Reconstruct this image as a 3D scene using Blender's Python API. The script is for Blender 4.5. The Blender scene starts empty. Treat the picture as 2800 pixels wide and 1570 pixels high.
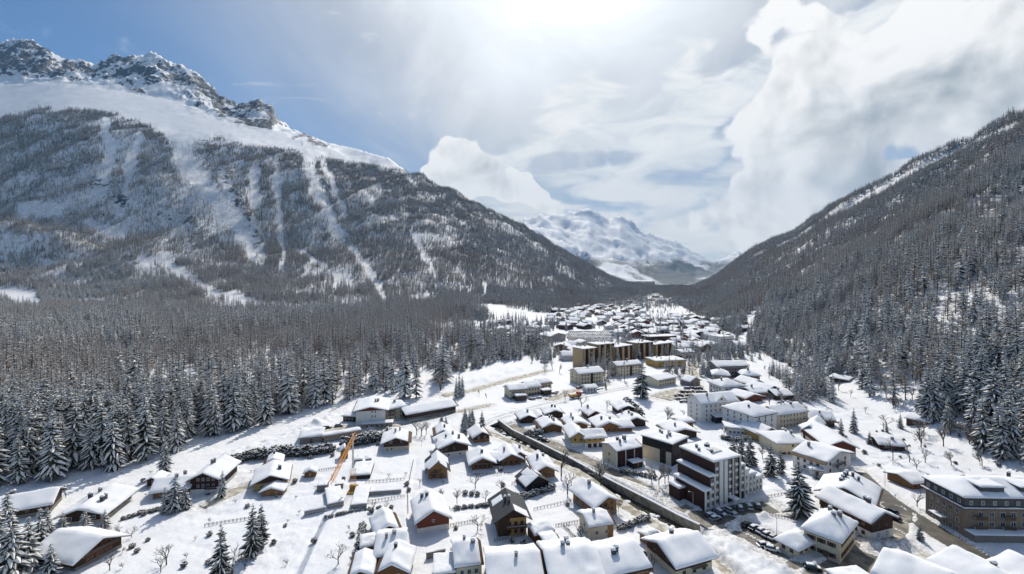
import bpy, math, random
import numpy as np
from mathutils import Vector
R = math.radians
rnd = random.Random(11)
rng = np.random.default_rng(5)
scene = bpy.context.scene
C = scene.collection

# ---------------------------------------------------------------- camera
F = 1250.0            # focal length in photo pixels (photo is 2800 wide)
HZ = 755.0            # row of the horizon in the photo
CAMZ = 80.0           # the drone hovers 80 m above the valley floor
cam = bpy.data.cameras.new('camera'); co = bpy.data.objects.new('camera', cam); C.objects.link(co)
cam.sensor_width = 36.0; cam.lens = 36.0*F/2800.0
cam.shift_y = -(785.0-HZ)/2800.0
cam.clip_start = 1.0; cam.clip_end = 60000.0
co.location = (0, 0, CAMZ); co.rotation_euler = (R(90), 0, 0)
scene.camera = co

# ---------------------------------------------------------------- exposure
vs = scene.view_settings
vs.view_transform = 'Standard'; vs.look = 'None'; vs.exposure = 0.55; vs.gamma = 1.0
scene.cycles.max_bounces = 5; scene.cycles.diffuse_bounces = 3; scene.cycles.glossy_bounces = 2
scene.cycles.volume_bounces = 0; scene.cycles.transparent_max_bounces = 4
scene.cycles.use_denoising = True
scene.cycles.use_adaptive_sampling = True; scene.cycles.adaptive_threshold = 0.03
try: scene.cycles.denoiser = 'OPENIMAGEDENOISE'
except Exception: pass

# ---------------------------------------------------------------- node helper
class NT:
    def __init__(s, tree): s.t = tree
    def n(s, typ, **kw):
        nd = s.t.nodes.new(typ)
        for k, v in kw.items(): setattr(nd, k, v)
        return nd
    def set(s, sock, v):
        if isinstance(v, bpy.types.NodeSocket): s.t.links.new(v, sock)
        else: sock.default_value = v
    def m(s, op, a, b=None, c=None, clamp=False):
        nd = s.n('ShaderNodeMath', operation=op, use_clamp=clamp)
        for i, v in enumerate((a, b, c)):
            if v is not None: s.set(nd.inputs[i], v)
        return nd.outputs[0]
    def v(s, op, a, b=None, scale=None):
        nd = s.n('ShaderNodeVectorMath', operation=op)
        s.set(nd.inputs[0], a)
        if b is not None: s.set(nd.inputs[1], b)
        if scale is not None: s.set(nd.inputs[3], scale)
        return nd.outputs['Value'] if op in ('DOT_PRODUCT', 'LENGTH', 'DISTANCE') else nd.outputs[0]
    def noise(s, vec, scale, detail=4, rough=.5, dist=0.0, lac=2.0):
        nd = s.n('ShaderNodeTexNoise')
        s.set(nd.inputs['Vector'], vec); nd.inputs['Scale'].default_value = scale
        nd.inputs['Detail'].default_value = detail; nd.inputs['Roughness'].default_value = rough
        nd.inputs['Distortion'].default_value = dist; nd.inputs['Lacunarity'].default_value = lac
        return nd.outputs[0]
    def smooth(s, x, a, b, lo=0.0, hi=1.0):
        nd = s.n('ShaderNodeMapRange', interpolation_type='SMOOTHSTEP')
        s.set(nd.inputs[0], x); s.set(nd.inputs[1], a); s.set(nd.inputs[2], b); s.set(nd.inputs[3], lo); s.set(nd.inputs[4], hi)
        return nd.outputs[0]
    def mix(s, f, a, b, blend='MIX'):
        nd = s.n('ShaderNodeMix', data_type='RGBA', blend_type=blend)
        s.set(nd.inputs[0], f); s.set(nd.inputs[6], a); s.set(nd.inputs[7], b)
        return nd.outputs[2]
    def comb(s, x, y, z):
        nd = s.n('ShaderNodeCombineXYZ')
        for i, v in enumerate((x, y, z)): s.set(nd.inputs[i], v)
        return nd.outputs[0]

# ---------------------------------------------------------------- sun and sky
SUN_AZ, SUN_EL = R(6.5), R(43.0)      # above the top edge of the picture, right of its middle
sd = Vector((math.sin(SUN_AZ)*math.cos(SUN_EL), math.cos(SUN_AZ)*math.cos(SUN_EL), math.sin(SUN_EL)))
sun = bpy.data.lights.new('sun', 'SUN'); so = bpy.data.objects.new('sun', sun); C.objects.link(so)
sun.energy = 2.9; sun.angle = R(0.6); sun.color = (1.0, .93, .82)
so.rotation_euler = (-sd).to_track_quat('-Z', 'Y').to_euler()
so.location = (0, 0, 3500)

world = bpy.data.worlds.new('World'); scene.world = world; world.use_nodes = True
w = NT(world.node_tree); w.t.nodes.clear()
W_STR = 0.10
world.cycles.sampling_method = 'NONE'
geo = w.n('ShaderNodeTexCoord').outputs['Generated']
D = w.v('NORMALIZE', geo)
sep = w.n('ShaderNodeSeparateXYZ'); w.set(sep.inputs[0], D)
dx, dy, dz = sep.outputs
sky = w.n('ShaderNodeTexSky', sky_type='NISHITA'); sky.sun_disc = False
sky.sun_elevation = SUN_EL; sky.sun_rotation = SUN_AZ
sky.altitude = 1300; sky.air_density = 1.0; sky.dust_density = 0.15; sky.ozone_density = 2.0
def dirpx(px, py): return Vector(((px-1400)/F, 1.0, (HZ-py)/F)).normalized()
ca = w.v('DOT_PRODUCT', D, tuple(sd))
zc = w.m('ADD', w.m('MAXIMUM', dz, 0.0), 0.12)
plane = w.comb(w.m('DIVIDE', dx, zc), w.m('DIVIDE', dy, zc), 0.0)     # high flat cloud layer seen in perspective
az = w.m('ARCTAN2', dx, dy); el = w.m('ARCSINE', dz)
AE = w.comb(az, el, 0.0)
WN = w.n('ShaderNodeTexNoise'); w.set(WN.inputs['Vector'], D); WN.inputs['Scale'].default_value = 4.5; WN.inputs['Detail'].default_value = 3; WN.inputs['Roughness'].default_value = .55
WS = w.n('ShaderNodeSeparateColor'); w.set(WS.inputs[0], WN.outputs[1])
AZW = w.m('ADD', az, w.m('MULTIPLY', w.m('SUBTRACT', WS.outputs[0], .5), .34)); ELW = w.m('ADD', el, w.m('MULTIPLY', w.m('SUBTRACT', WS.outputs[1], .5), .30))
def ell(px, py, rx, ry, rot=0.0, warp=True):
    """soft patch of cloud cover round a compass bearing and height; radii in photo pixels"""
    d = dirpx(px, py); a0 = math.atan2(d.x, d.y); e0 = math.asin(d.z)
    k = math.hypot(d.x, d.y)
    u = w.m('SUBTRACT', AZW if warp else az, a0); v_ = w.m('SUBTRACT', ELW if warp else el, e0)
    if rot:
        c_, s_ = math.cos(rot), math.sin(rot)
        u, v_ = (w.m('ADD', w.m('MULTIPLY', u, c_), w.m('MULTIPLY', v_, s_)), w.m('SUBTRACT', w.m('MULTIPLY', v_, c_), w.m('MULTIPLY', u, s_)))
    sc = math.cos(a0)
    rx, ry = rx/F*sc, ry/F*sc
    q = w.m('ADD', w.m('POWER', w.m('ABSOLUTE', w.m('DIVIDE', u, rx)), 2.0), w.m('POWER', w.m('ABSOLUTE', w.m('DIVIDE', v_, ry)), 2.0))
    return w.smooth(q, 2.0, 0.0)
def union(*l):
    o = l[0]
    for x in l[1:]: o = w.m('MAXIMUM', o, x)
    return o
base = w.mix(1.0, sky.outputs[0], (.42, .60, .72, 1), 'MULTIPLY')
# veil of high cirrus, thick and bright round the sun
cir = w.noise(w.v('MULTIPLY', plane, (1.0, .5, 1.0)), 1.3, 5, .60, .9)
fw = w.smooth(ca, .56, 1.0)
side = w.smooth(az, R(-36), R(6))
veil_c = w.m('ADD', w.m('MULTIPLY', w.smooth(cir, .18, .85), w.m('ADD', w.m('MULTIPLY', side, .62), .03)), w.m('MULTIPLY', w.m('MULTIPLY', fw, fw), .95), clamp=True)
pc = w.m('MAXIMUM', ca, 0.0)
glow = w.m('ADD', w.m('MULTIPLY', w.m('POWER', pc, 30.0), 6.0), w.m('ADD', 4.4, w.m('MULTIPLY', w.m('POWER', pc, 8.0), 2.6)))
glow = w.m('MULTIPLY', glow, w.m('ADD', .80, w.m('MULTIPLY', w.smooth(cir, .25, .75), .34)))
vcol = w.mix(1.0, (.96, 1.0, 1.05, 1), w.comb(glow, glow, glow), 'MULTIPLY')
col = w.mix(veil_c, base, vcol)
# flat white layers over the valley
strat = w.noise(w.v('MULTIPLY', AE, (1.0, 3.0, 1.0)), 6.0, 5, .60, .8)
smask = union(ell(1650, 640, 560, 90), ell(1780, 330, 430, 150, .25), ell(1400, 445, 150, 45), ell(2350, 90, 420, 110, .2), ell(1960, 560, 200, 130), ell(1960, 700, 330, 110, 0, False))
smask = w.m('SUBTRACT', smask, w.m('MULTIPLY', union(ell(1560, 440, 170, 22, 0, False), ell(2080, 100, 170, 40, .35, False), ell(2010, 350, 60, 25, .2, False)), .8))
sden = w.smooth(w.m('ADD', strat, w.m('MULTIPLY', w.m('SUBTRACT', smask, 1.0), .42)), .16, .44)
scol = w.mix(w.smooth(strat, .30, .66), (5.2, 5.6, 5.95, 1), (7.5, 7.5, 7.3, 1))
col = w.mix(w.m('MULTIPLY', sden, .95), col, scol)
# cumulus: noise eats into the banks; the side turned to the sun is bright, the thick middle grey
big = union(ell(2330, 480, 230, 290), ell(2200, 300, 190, 140, .3), ell(2560, 170, 380, 170, .25), ell(2090, 610, 110, 150), ell(2560, 340, 260, 130))
big = w.m('SUBTRACT', big, w.m('MULTIPLY', ell(2520, 385, 100, 40, .2, False), .5))
small = union(ell(1250, 430, 80, 75), ell(1340, 540, 140, 60), ell(1200, 510, 70, 80), ell(1440, 575, 110, 35))
wisp = w.m('MULTIPLY', ell(2120, 60, 130, 45), .45)
core = w.m('MULTIPLY', union(ell(2400, 420, 150, 110), ell(2720, 210, 260, 90), ell(2250, 560, 70, 50)), .56)
mask = union(big, w.m('MULTIPLY', small, 1.05), wisp)
SC = 7.0
vo = w.n('ShaderNodeTexVoronoi'); w.set(vo.inputs['Vector'], w.v('ADD', D, w.v('SCALE', WN.outputs[1], scale=.12))); vo.inputs['Scale'].default_value = 17.0
puff = w.m('MULTIPLY', w.m('SUBTRACT', .55, vo.outputs['Distance']), .30)
n1 = w.noise(D, SC, 8, .60, .3)
up = (sd+Vector((-.35, 0, .1))).normalized()
n2 = w.noise(w.v('ADD', D, tuple(up*.022)), SC, 3, .52, .3)
f = w.m('ADD', w.m('ADD', w.m('MULTIPLY', w.m('SUBTRACT', n1, .5), 1.15), puff), w.m('MULTIPLY', mask, .75))
den = w.smooth(f, .26, .39)
l = w.m('ADD', w.m('MULTIPLY', w.m('ADD', w.m('SUBTRACT', n1, n2), w.m('MULTIPLY', puff, .35)), 3.2), w.m('SUBTRACT', 1.0, w.m('ADD', w.m('MULTIPLY', w.smooth(f, .38, .85), .16), core)), clamp=True)
col = w.mix(w.m('MULTIPLY', den, .98), col, w.mix(l, (3.4, 3.7, 3.85, 1), (7.9, 7.8, 7.6, 1)))
bg = w.n('ShaderNodeBackground'); w.set(bg.inputs[0], col); bg.inputs[1].default_value = W_STR
ow = w.n('ShaderNodeOutputWorld'); w.t.links.new(bg.outputs[0], ow.inputs[0])

# ---------------------------------------------------------------- materials
MAT = {}
def mat(name, col, rough=.85, var=.0, vscale=3.0, col2=None, spec=.2, bump=0.0, bscale=8.0, metal=0.0, stretch=(1, 1, 1), rand=0.0):
    m_ = bpy.data.materials.new(name); m_.use_nodes = True; t = NT(m_.node_tree); t.t.nodes.clear()
    b = t.n('ShaderNodeBsdfPrincipled'); o = t.n('ShaderNodeOutputMaterial'); t.t.links.new(b.outputs[0], o.inputs[0])
    b.inputs['Roughness'].default_value = rough; b.inputs['Specular IOR Level'].default_value = spec; b.inputs['Metallic'].default_value = metal
    c = (*col, 1)
    if col2 is not None or var:
        tc = t.n('ShaderNodeTexCoord').outputs['Object']
        nz = t.noise(t.v('MULTIPLY', tc, stretch), vscale, 5, .6)
        c2 = (*(col2 if col2 is not None else tuple(max(0, x*(1-var)) for x in col)), 1)
        c = t.mix(t.smooth(nz, .35, .65), c, c2)
    if rand:
        oi = t.n('ShaderNodeObjectInfo').outputs['Random']
        k = t.m('ADD', t.m('MULTIPLY', oi, 2*rand), 1-rand)
        c = t.mix(1.0, c, t.comb(k, k, k), 'MULTIPLY')
    t.set(b.inputs['Base Color'], c)
    if bump:
        tc = t.n('ShaderNodeTexCoord').outputs['Object']
        bp = t.n('ShaderNodeBump'); bp.inputs['Strength'].default_value = bump; bp.inputs['Distance'].default_value = .1
        t.set(bp.inputs['Height'], t.noise(tc, bscale, 4, .6)); t.t.links.new(bp.outputs[0], b.inputs['Normal'])
    MAT[name] = m_
    return m_
mat('snow', (.84, .85, .87), .75, col2=(.80, .82, .86), vscale=.8, spec=.25, bump=.25, bscale=1.5)
mat('tree_snow', (.84, .82, .785), .8, spec=.1)
mat('wood', (.30, .155, .065), .8, .45, 6, stretch=(.4, .4, 5), rand=.3)
mat('dwood', (.085, .048, .032), .8, .45, 6, stretch=(.4, .4, 5), rand=.35)
mat('rwood', (.19, .062, .036), .8, .3, 6, stretch=(.4, .4, 5))
mat('brownclad', (.050, .022, .018), .7, .3, 5, stretch=(.3, .3, 4))
mat('black', (.018, .018, .021), .6, .3, 4)
mat('cream', (.62, .55, .41), .9, .12, 1.2, rand=.12)
mat('yellow', (.50, .33, .12), .9, .2, 1.5, rand=.15)
mat('white', (.70, .69, .66), .9, .10, 1.0, rand=.06)
mat('taupe', (.25, .185, .135), .9, .15, 1.2)
mat('greywall', (.30, .27, .25), .9, .2, 1.5, rand=.15)
mat('stone', (.26, .24, .215), .95, .4, 5, bump=.5)
mat('concrete', (.36, .35, .33), .95, .25, 1.0)
mat('riverwall', (.30, .27, .22), .95, .5, .5, bump=.4, bscale=2)
mat('slate', (.045, .047, .052), .55, .25, 2.0, spec=.4)
mat('lightclad', (.46, .33, .19), .85, .15, 1.0)
mat('eave', (.13, .078, .048), .8, .3, 4, rand=.3)
mat('glass', (.018, .022, .028), .12, spec=.6)
mat('frame', (.55, .54, .52), .6)
mat('dframe', (.14, .085, .05), .7)
mat('shutter', (.20, .075, .045), .8)
mat('bark', (.045, .034, .026), .95, .4, 4, rand=.2)
mat('twig', (.075, .058, .046), .95, .3, 3, rand=.25)
mat('spruce', (.030, .036, .027), .9, .5, .6, col2=(.050, .045, .033), rand=.45)
mat('larch', (.255, .162, .085), .95, .4, .6, col2=(.150, .108, .068), rand=.4)
mat('shrub', (.055, .05, .04), .95, .4, 1.0, rand=.3)
mat('road', (.115, .105, .088), .7, col2=(.30, .275, .225), vscale=.22, spec=.35)
mat('wetroad', (.055, .052, .048), .55, col2=(.12, .108, .085), vscale=.25, spec=.4)
mat('slush', (.30, .265, .20), .85, col2=(.66, .64, .58), vscale=.35)
mat('water', (.030, .032, .026), .15, col2=(.055, .05, .035), vscale=.5, spec=.5)
mat('rubble', (.13, .12, .10), .95, col2=(.6, .6, .6), vscale=1.2)
mat('crane', (.62, .26, .03), .5)
mat('metal', (.30, .30, .31), .45, metal=.6)
mat('rail', (.09, .075, .065), .6)
mat('red', (.42, .03, .02), .4); mat('ochre', (.45, .28, .06), .6)
for i, c_ in enumerate([(.02, .02, .022), (.55, .55, .56), (.22, .23, .25), (.05, .06, .09), (.14, .02, .02)]): mat('paint%d' % i, c_, .3, spec=.5)
mat('tyre', (.015, .015, .015), .9)

# ---------------------------------------------------------------- noise
def vnoise(x, y, seed=0):
    x = np.asarray(x, float); y = np.asarray(y, float)
    xi = np.floor(x).astype(np.int64); yi = np.floor(y).astype(np.int64)
    fx = x-xi; fy = y-yi; fx = fx*fx*fx*(fx*(fx*6-15)+10); fy = fy*fy*fy*(fy*(fy*6-15)+10)
    def h(a, b):
        n = (a*374761393+b*668265263+seed*974634777) & 0xffffffff
        n = ((n ^ (n >> 13))*1274126177) & 0xffffffff
        n = ((n ^ (n >> 16))*2246822519) & 0xffffffff
        return ((n ^ (n >> 15)) & 0xffffff)/float(0xffffff)
    return (h(xi, yi)*(1-fx)+h(xi+1, yi)*fx)*(1-fy)+(h(xi, yi+1)*(1-fx)+h(xi+1, yi+1)*fx)*fy
def fbm(x, y, oct=5, seed=0, gain=.5):
    a, s, t = 1.0, 0.0, 0.0
    for i in range(oct):
        s = s+a*(vnoise(x, y, seed+i)*2-1); t += a; a *= gain; x = x*2.03+17.3; y = y*2.03-9.1
    return s/t
def ridged(x, y, oct=5, seed=0, gain=.5):
    a, s, t = 1.0, 0.0, 0.0
    for i in range(oct):
        s = s+a*(1-np.abs(vnoise(x, y, seed+i)*2-1)*1.6); t += a; a *= gain; x = x*2.07+5.3; y = y*2.07+3.7
    return s/t
def sstep(x, a, b):
    t = np.clip((x-a)/(b-a), 0, 1); return t*t*(3-2*t)

# ---------------------------------------------------------------- terrain as a height function of (x, y) in metres
RIDGE_L = np.array([(-900, 60), (-200, 100), (0, 116), (60, 106), (130, 124), (165, 152), (250, 172), (300, 154), (350, 142), (370, 148), (410, 136), (440, 146), (470, 176), (520, 190), (560, 214), (590, 242), (610, 266), (650, 276), (690, 266), (715, 270), (745, 294), (756, 322), (800, 352), (900, 392), (1000, 410), (1060, 432), (1130, 472), (1200, 502), (1250, 526), (1300, 556), (1400, 610), (1500, 664), (1600, 728), (1700, 796), (1780, 810)], float)
RIDGE_R = np.array([(1800, 815), (1897, 783), (1957, 757), (2011, 714), (2065, 677), (2174, 634), (2261, 575), (2337, 532), (2446, 488), (2500, 450), (2609, 407), (2717, 348), (2800, 316), (3400, 120), (3900, 40)], float)
RIDGE_F = np.array([(700, 560), (1200, 560), (1300, 575), (1350, 590), (1420, 600), (1480, 596), (1540, 588), (1580, 574), (1610, 565), (1640, 578), (1670, 593), (1698, 587), (1720, 602), (1760, 636), (1850, 668), (1900, 690), (1945, 714), (1990, 699), (2020, 694), (2100, 690), (2600, 700)], float)
PXL = [-900, 0, 200, 430, 700, 900, 1120, 1250, 1400, 1550, 1700, 1780]
def zpy(py, Y): return CAMZ-(py-HZ)/F*Y
_pt = np.arange(-1500, 4500, 10.0); _gk = np.exp(-(np.arange(-20, 21)*10/75.0)**2/2); _gk /= _gk.sum()
def _table(a):
    t_ = np.interp(_pt, PXL, a); return np.convolve(np.pad(t_, 20, 'edge'), _gk, 'valid')
_KT = [_table(a) for a in (
    [1150, 1150, 1150, 1150, 1100, 1150, 1230, 1300, 1400, 1600, 2300, 2600],
    [1450, 1450, 1480, 1500, 1550, 1500, 1450, 1500, 1650, 1900, 2600, 2800], [30, 30, 40, 65, 70, 60, 35, 25, 25, 25, 15, 2],
    [2100, 2100, 2050, 2000, 1950, 2000, 2000, 2200, 2500, 2900, 2900, 2950], [620, 620, 625, 640, 690, 690, 668, 665, 665, 690, 785, 800],
    [2900, 2900, 2900, 2900, 2850, 2900, 2900, 2900, 3000, 3150, 3150, 3150], [335, 335, 325, 376, 420, 462, 512, 568, 625, 688, 790, 802],
    [4100, 4100, 4100, 4000, 3700, 3400, 3150, 3150, 3200, 3280, 3280, 3280], [215, 212, 210, 262, 340, 412, 488, 545, 615, 684, 792, 805],
    [4900, 4900, 4900, 4900, 4500, 3800, 3400, 3400, 3400, 3400, 3400, 3400])]
def kL(px):
    Y0, Y1, z1, Y2, p2, Y3, p3, Y4, p4, Y5 = [np.interp(px, _pt, t_) for t_ in _KT]
    p5 = np.interp(px, RIDGE_L[:, 0], RIDGE_L[:, 1]); p4 = np.maximum(p4, p5+6); z5 = zpy(p5, Y5)
    return [Y0, Y1, Y2, Y3, Y4, Y5, Y5+1300], [np.zeros_like(Y0), z1, zpy(p2, Y2), zpy(p3, Y3), zpy(p4, Y4), z5, z5-900]
def pw(Y, Ys, Zs):
    z = np.full_like(Y, -200.0); z = np.where(Y <= Ys[0], Zs[0]-(Ys[0]-Y)*.05, z)
    for a in range(len(Ys)-1):
        t = (Y-Ys[a])/(Ys[a+1]-Ys[a])
        z = np.where((t >= 0) & (t <= 1), Zs[a]+(Zs[a+1]-Zs[a])*t, z)
    z = np.where(Y > Ys[-1], np.maximum(Zs[-1]-(Y-Ys[-1])*.6, -400), z)
    return z
def kR(px):
    t = np.maximum((px-1400)/F-.25, .02)
    Y0 = np.minimum(150/t, 3300)
    YR = np.interp(px, [1750, 1850, 1900, 2000, 2100, 2300, 2500, 2800, 3300, 3900], [3900, 3800, 3600, 3150, 2900, 2440, 1950, 1500, 1150, 1000])
    return Y0, YR, zpy(np.interp(px, RIDGE_R[:, 0], RIDGE_R[:, 1]), YR)
def hill_parts(x, y):
    Y = np.maximum(y, 20.0); px = 1400+F*x/Y
    # smooth the profile over distance
    zl = 0
    Ys, Zs = kL(px); sm_ = .035*sstep(Y, 3600., 3000.)
    for k, wt in ((-1, .25), (0, .5), (1, .25)): zl = zl+wt*pw(Y*(1+k*sm_), Ys, Zs)
    bump = np.interp(px, [-900, 0, 100, 200, 300, 420, 470], [300, 290, 285, 255, 205, 120, 0])
    zl = np.maximum(zl, bump*np.exp(-((Y-1850)/190.0)**2)*1.0 + np.where(px < 470, zl*0.0, 0))
    Y0, YR, zr = kR(px)
    u = (Y-Y0)/(YR-Y0)
    zR = np.where(u <= 0, u*30, np.where(u <= 1, zr*(u**1.04), zr-(Y-YR)*.5))
    zR = np.where(px > 1760, np.maximum(zR, -300), -300)
    zl = np.where(px < 1790, zl, -300)
    pf = lambda a: np.interp(px, [1000, 1300, 1500, 1600, 1700, 1800, 1900, 2000, 2300], a)
    z8 = zpy(pf([600, 630, 690, 728, 758, 775, 785, 775, 740]), 8500.0); z10 = zpy(pf([590, 612, 655, 675, 700, 728, 757, 750, 715]), 10800.0)
    zF_ = zpy(np.interp(px, RIDGE_F[:, 0], RIDGE_F[:, 1]), 14000.0)
    o = np.zeros_like(Y)
    zf = pw(Y, [o+6300, o+8500, o+10800, o+14000, o+15500], [o-75, z8, z10, zF_, zF_-900])
    zf = np.where((px > 900) & (Y > 6000), zf, -300)
    fl = -75*sstep(Y, 2600.0, 6000.0)
    return px, Y, fl, zl, zR, zf
def H0(x, y):
    x = np.asarray(x, float); y = np.asarray(y, float)
    px, Y, fl, zl, zR, zf = hill_parts(x, y)
    z = np.maximum(np.maximum(fl, zl), np.maximum(zR, zf))
    m_ = np.maximum(z-fl, 0)
    # gullies and spurs that run down the slopes, ragged rock near the tops
    amp = np.minimum(m_*.19, 62.0)*(1-sstep(z, 850., 1200.)*.75)
    gx = np.where(px < 1780, x*.0042-y*.0011, x*.0012-y*.0016)
    gy = np.where(px < 1780, y*.0013+x*.0009, y*.0040+x*.0026)
    nz = ridged(gx, gy, 5, 3)-.35
    z = z+amp*nz*np.where(px > 1780, .8, 1.0)
    z = z+np.minimum(m_*.05, 9.0)*(1-.8*sstep(z, 850., 1150.)*(Y < 6000))*fbm(x*.016, y*.016, 4, 9)
    ymax = float(np.max(Y))
    if ymax > 2500:
        hi = sstep(z+480*sstep(px, 450., 560.)*(px < 800), 1500., 2100.)*(Y < 6000)*sstep(Y, 3400., 4000.)
        z = z+hi*125*(ridged(x*.0046, y*.0046, 7, 21, .66)-.5)
        far = (Y > 6500)*sstep(m_, 60, 700)
        z = z+far*(400*(ridged(x*.00085+y*.0002, y*.00055, 7, 31, .60)-.50))
    # snow surface of the valley floor
    near = sstep(Y, 900., 300.)
    z = z+near*.55*sstep(vnoise(x*.045, y*.045, 44), .5, .8)*fbm(x*.28, y*.28, 4, 45)
    z = z+near*(.45*fbm(x*.06, y*.06, 4, 40)+.18*fbm(x*.35, y*.35, 3, 41))
    return z
def P(px, py):
    """point of the ground seen at a photo pixel (used once, to read the village map)"""
    Yf = (CAMZ+1.5)*F/max(py-HZ, 12.0)
    Ys = Yf*np.concatenate([np.linspace(.22, .9, 24), np.linspace(.92, 1.03, 9)])
    h = H0((px-1400)/F*Ys, Ys); g = CAMZ-(py-HZ)/F*Ys-h; below = np.nonzero(g <= 0)[0]
    i = int(below[0]) if len(below) else len(Ys)-1
    t_ = g[i-1]/(g[i-1]-g[i]) if i and g[i-1] > 0 >= g[i] else 1.0
    Y = float(Ys[i-1]+(Ys[i]-Ys[i-1])*t_) if i else float(Ys[0])
    return Vector(((px-1400)/F*Y, Y, CAMZ-(py-HZ)/F*Y))
def poly_dist(x, y, pts):
    d = np.full(np.shape(x), 1e9)
    for (ax, ay), (bx, by) in zip(pts[:-1], pts[1:]):
        vx, vy = bx-ax, by-ay; L = vx*vx+vy*vy+1e-9
        t = np.clip(((x-ax)*vx+(y-ay)*vy)/L, 0, 1)
        d = np.minimum(d, np.hypot(x-ax-t*vx, y-ay-t*vy))
    return d
def inpoly(x, y, pts):
    r = np.zeros(np.shape(x), bool); n = len(pts); j = n-1
    for i in range(n):
        xi, yi = pts[i]; xj, yj = pts[j]
        r ^= ((yi > y) != (yj > y)) & (x < (xj-xi)*(y-yi)/(yj-yi+1e-12)+xi); j = i
    return r

# ---------------------------------------------------------------- object helpers
def link(name, me, parent=None, m=None, loc=None, rotz=None):
    o = bpy.data.objects.new(name, me); C.objects.link(o)
    if parent is not None: o.parent = parent
    if m is not None and me is not None and len(me.materials) == 0: me.materials.append(MAT[m])
    if loc is not None: o.location = loc
    if rotz is not None: o.rotation_euler = (0, 0, rotz)
    return o
def tag(o, label=None, cat=None, group=None, kind=None):
    if label: o['label'] = label
    if cat: o['category'] = cat
    if group: o['group'] = group
    if kind: o['kind'] = kind
    return o
class MB:
    def __init__(s): s.v = []; s.f = []; s.mi = []
    def add(s, vs, fs, mi=0):
        b = len(s.v); s.v += vs; s.f += [tuple(i+b for i in f) for f in fs]; s.mi += [mi]*len(fs)
    def box(s, x0, x1, y0, y1, z0, z1, mi=0):
        s.add([(x0, y0, z0), (x1, y0, z0), (x1, y1, z0), (x0, y1, z0), (x0, y0, z1), (x1, y0, z1), (x1, y1, z1), (x0, y1, z1)],
              [(0, 3, 2, 1), (4, 5, 6, 7), (0, 1, 5, 4), (1, 2, 6, 5), (2, 3, 7, 6), (3, 0, 4, 7)], mi)
    def prism(s, prof, a0, a1, axis='y', mi=0):
        """closed profile [(s, z)] run along an axis"""
        n = len(prof)
        mk = (lambda p, a: (p[0], a, p[1])) if axis == 'y' else (lambda p, a: (a, p[0], p[1]))
        vs = [mk(p, a0) for p in prof]+[mk(p, a1) for p in prof]
        fs = [tuple(range(n)), tuple(range(2*n-1, n-1, -1))]+[(i, i+n, (i+1) % n+n, (i+1) % n) for i in range(n)]
        s.add(vs, fs, mi)
    def tube(s, p, q, r0, r1, n=5, mi=0):
        p, q = Vector(p), Vector(q); d = (q-p).normalized(); a = d.orthogonal().normalized(); b = d.cross(a)
        vs = [tuple(c+(a*math.cos(6.2832*i/n)+b*math.sin(6.2832*i/n))*r) for c, r in ((p, r0), (q, r1)) for i in range(n)]
        s.add(vs, [(i, (i+1) % n, (i+1) % n+n, i+n) for i in range(n)]+[tuple(range(n-1, -1, -1)), tuple(range(n, 2*n))], mi)
    def mesh(s, name, mats, smooth=False):
        me = bpy.data.meshes.new(name); me.from_pydata(s.v, [], s.f)
        for m_ in mats: me.materials.append(MAT[m_])
        if len(mats) > 1: me.polygons.foreach_set('material_index', s.mi)
        if smooth: me.polygons.foreach_set('use_smooth', [True]*len(me.polygons))
        me.update(); return me
    def build(s, name, m, parent=None, smooth=False, **k): return link(name, s.mesh(name, [m] if isinstance(m, str) else m, smooth), parent, **k)
def np_mesh(name, v, f, smooth=True):
    me = bpy.data.meshes.new(name); me.vertices.add(len(v)); me.vertices.foreach_set('co', np.asarray(v, np.float32).ravel())
    k = f.shape[1]; me.loops.add(f.size); me.loops.foreach_set('vertex_index', f.ravel().astype(np.int32))
    me.polygons.add(len(f)); me.polygons.foreach_set('loop_start', np.arange(0, f.size, k, dtype=np.int32)); me.polygons.foreach_set('loop_total', np.full(len(f), k, np.int32))
    if smooth: me.polygons.foreach_set('use_smooth', np.ones(len(f), bool))
    me.update(calc_edges=True); return me
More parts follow.
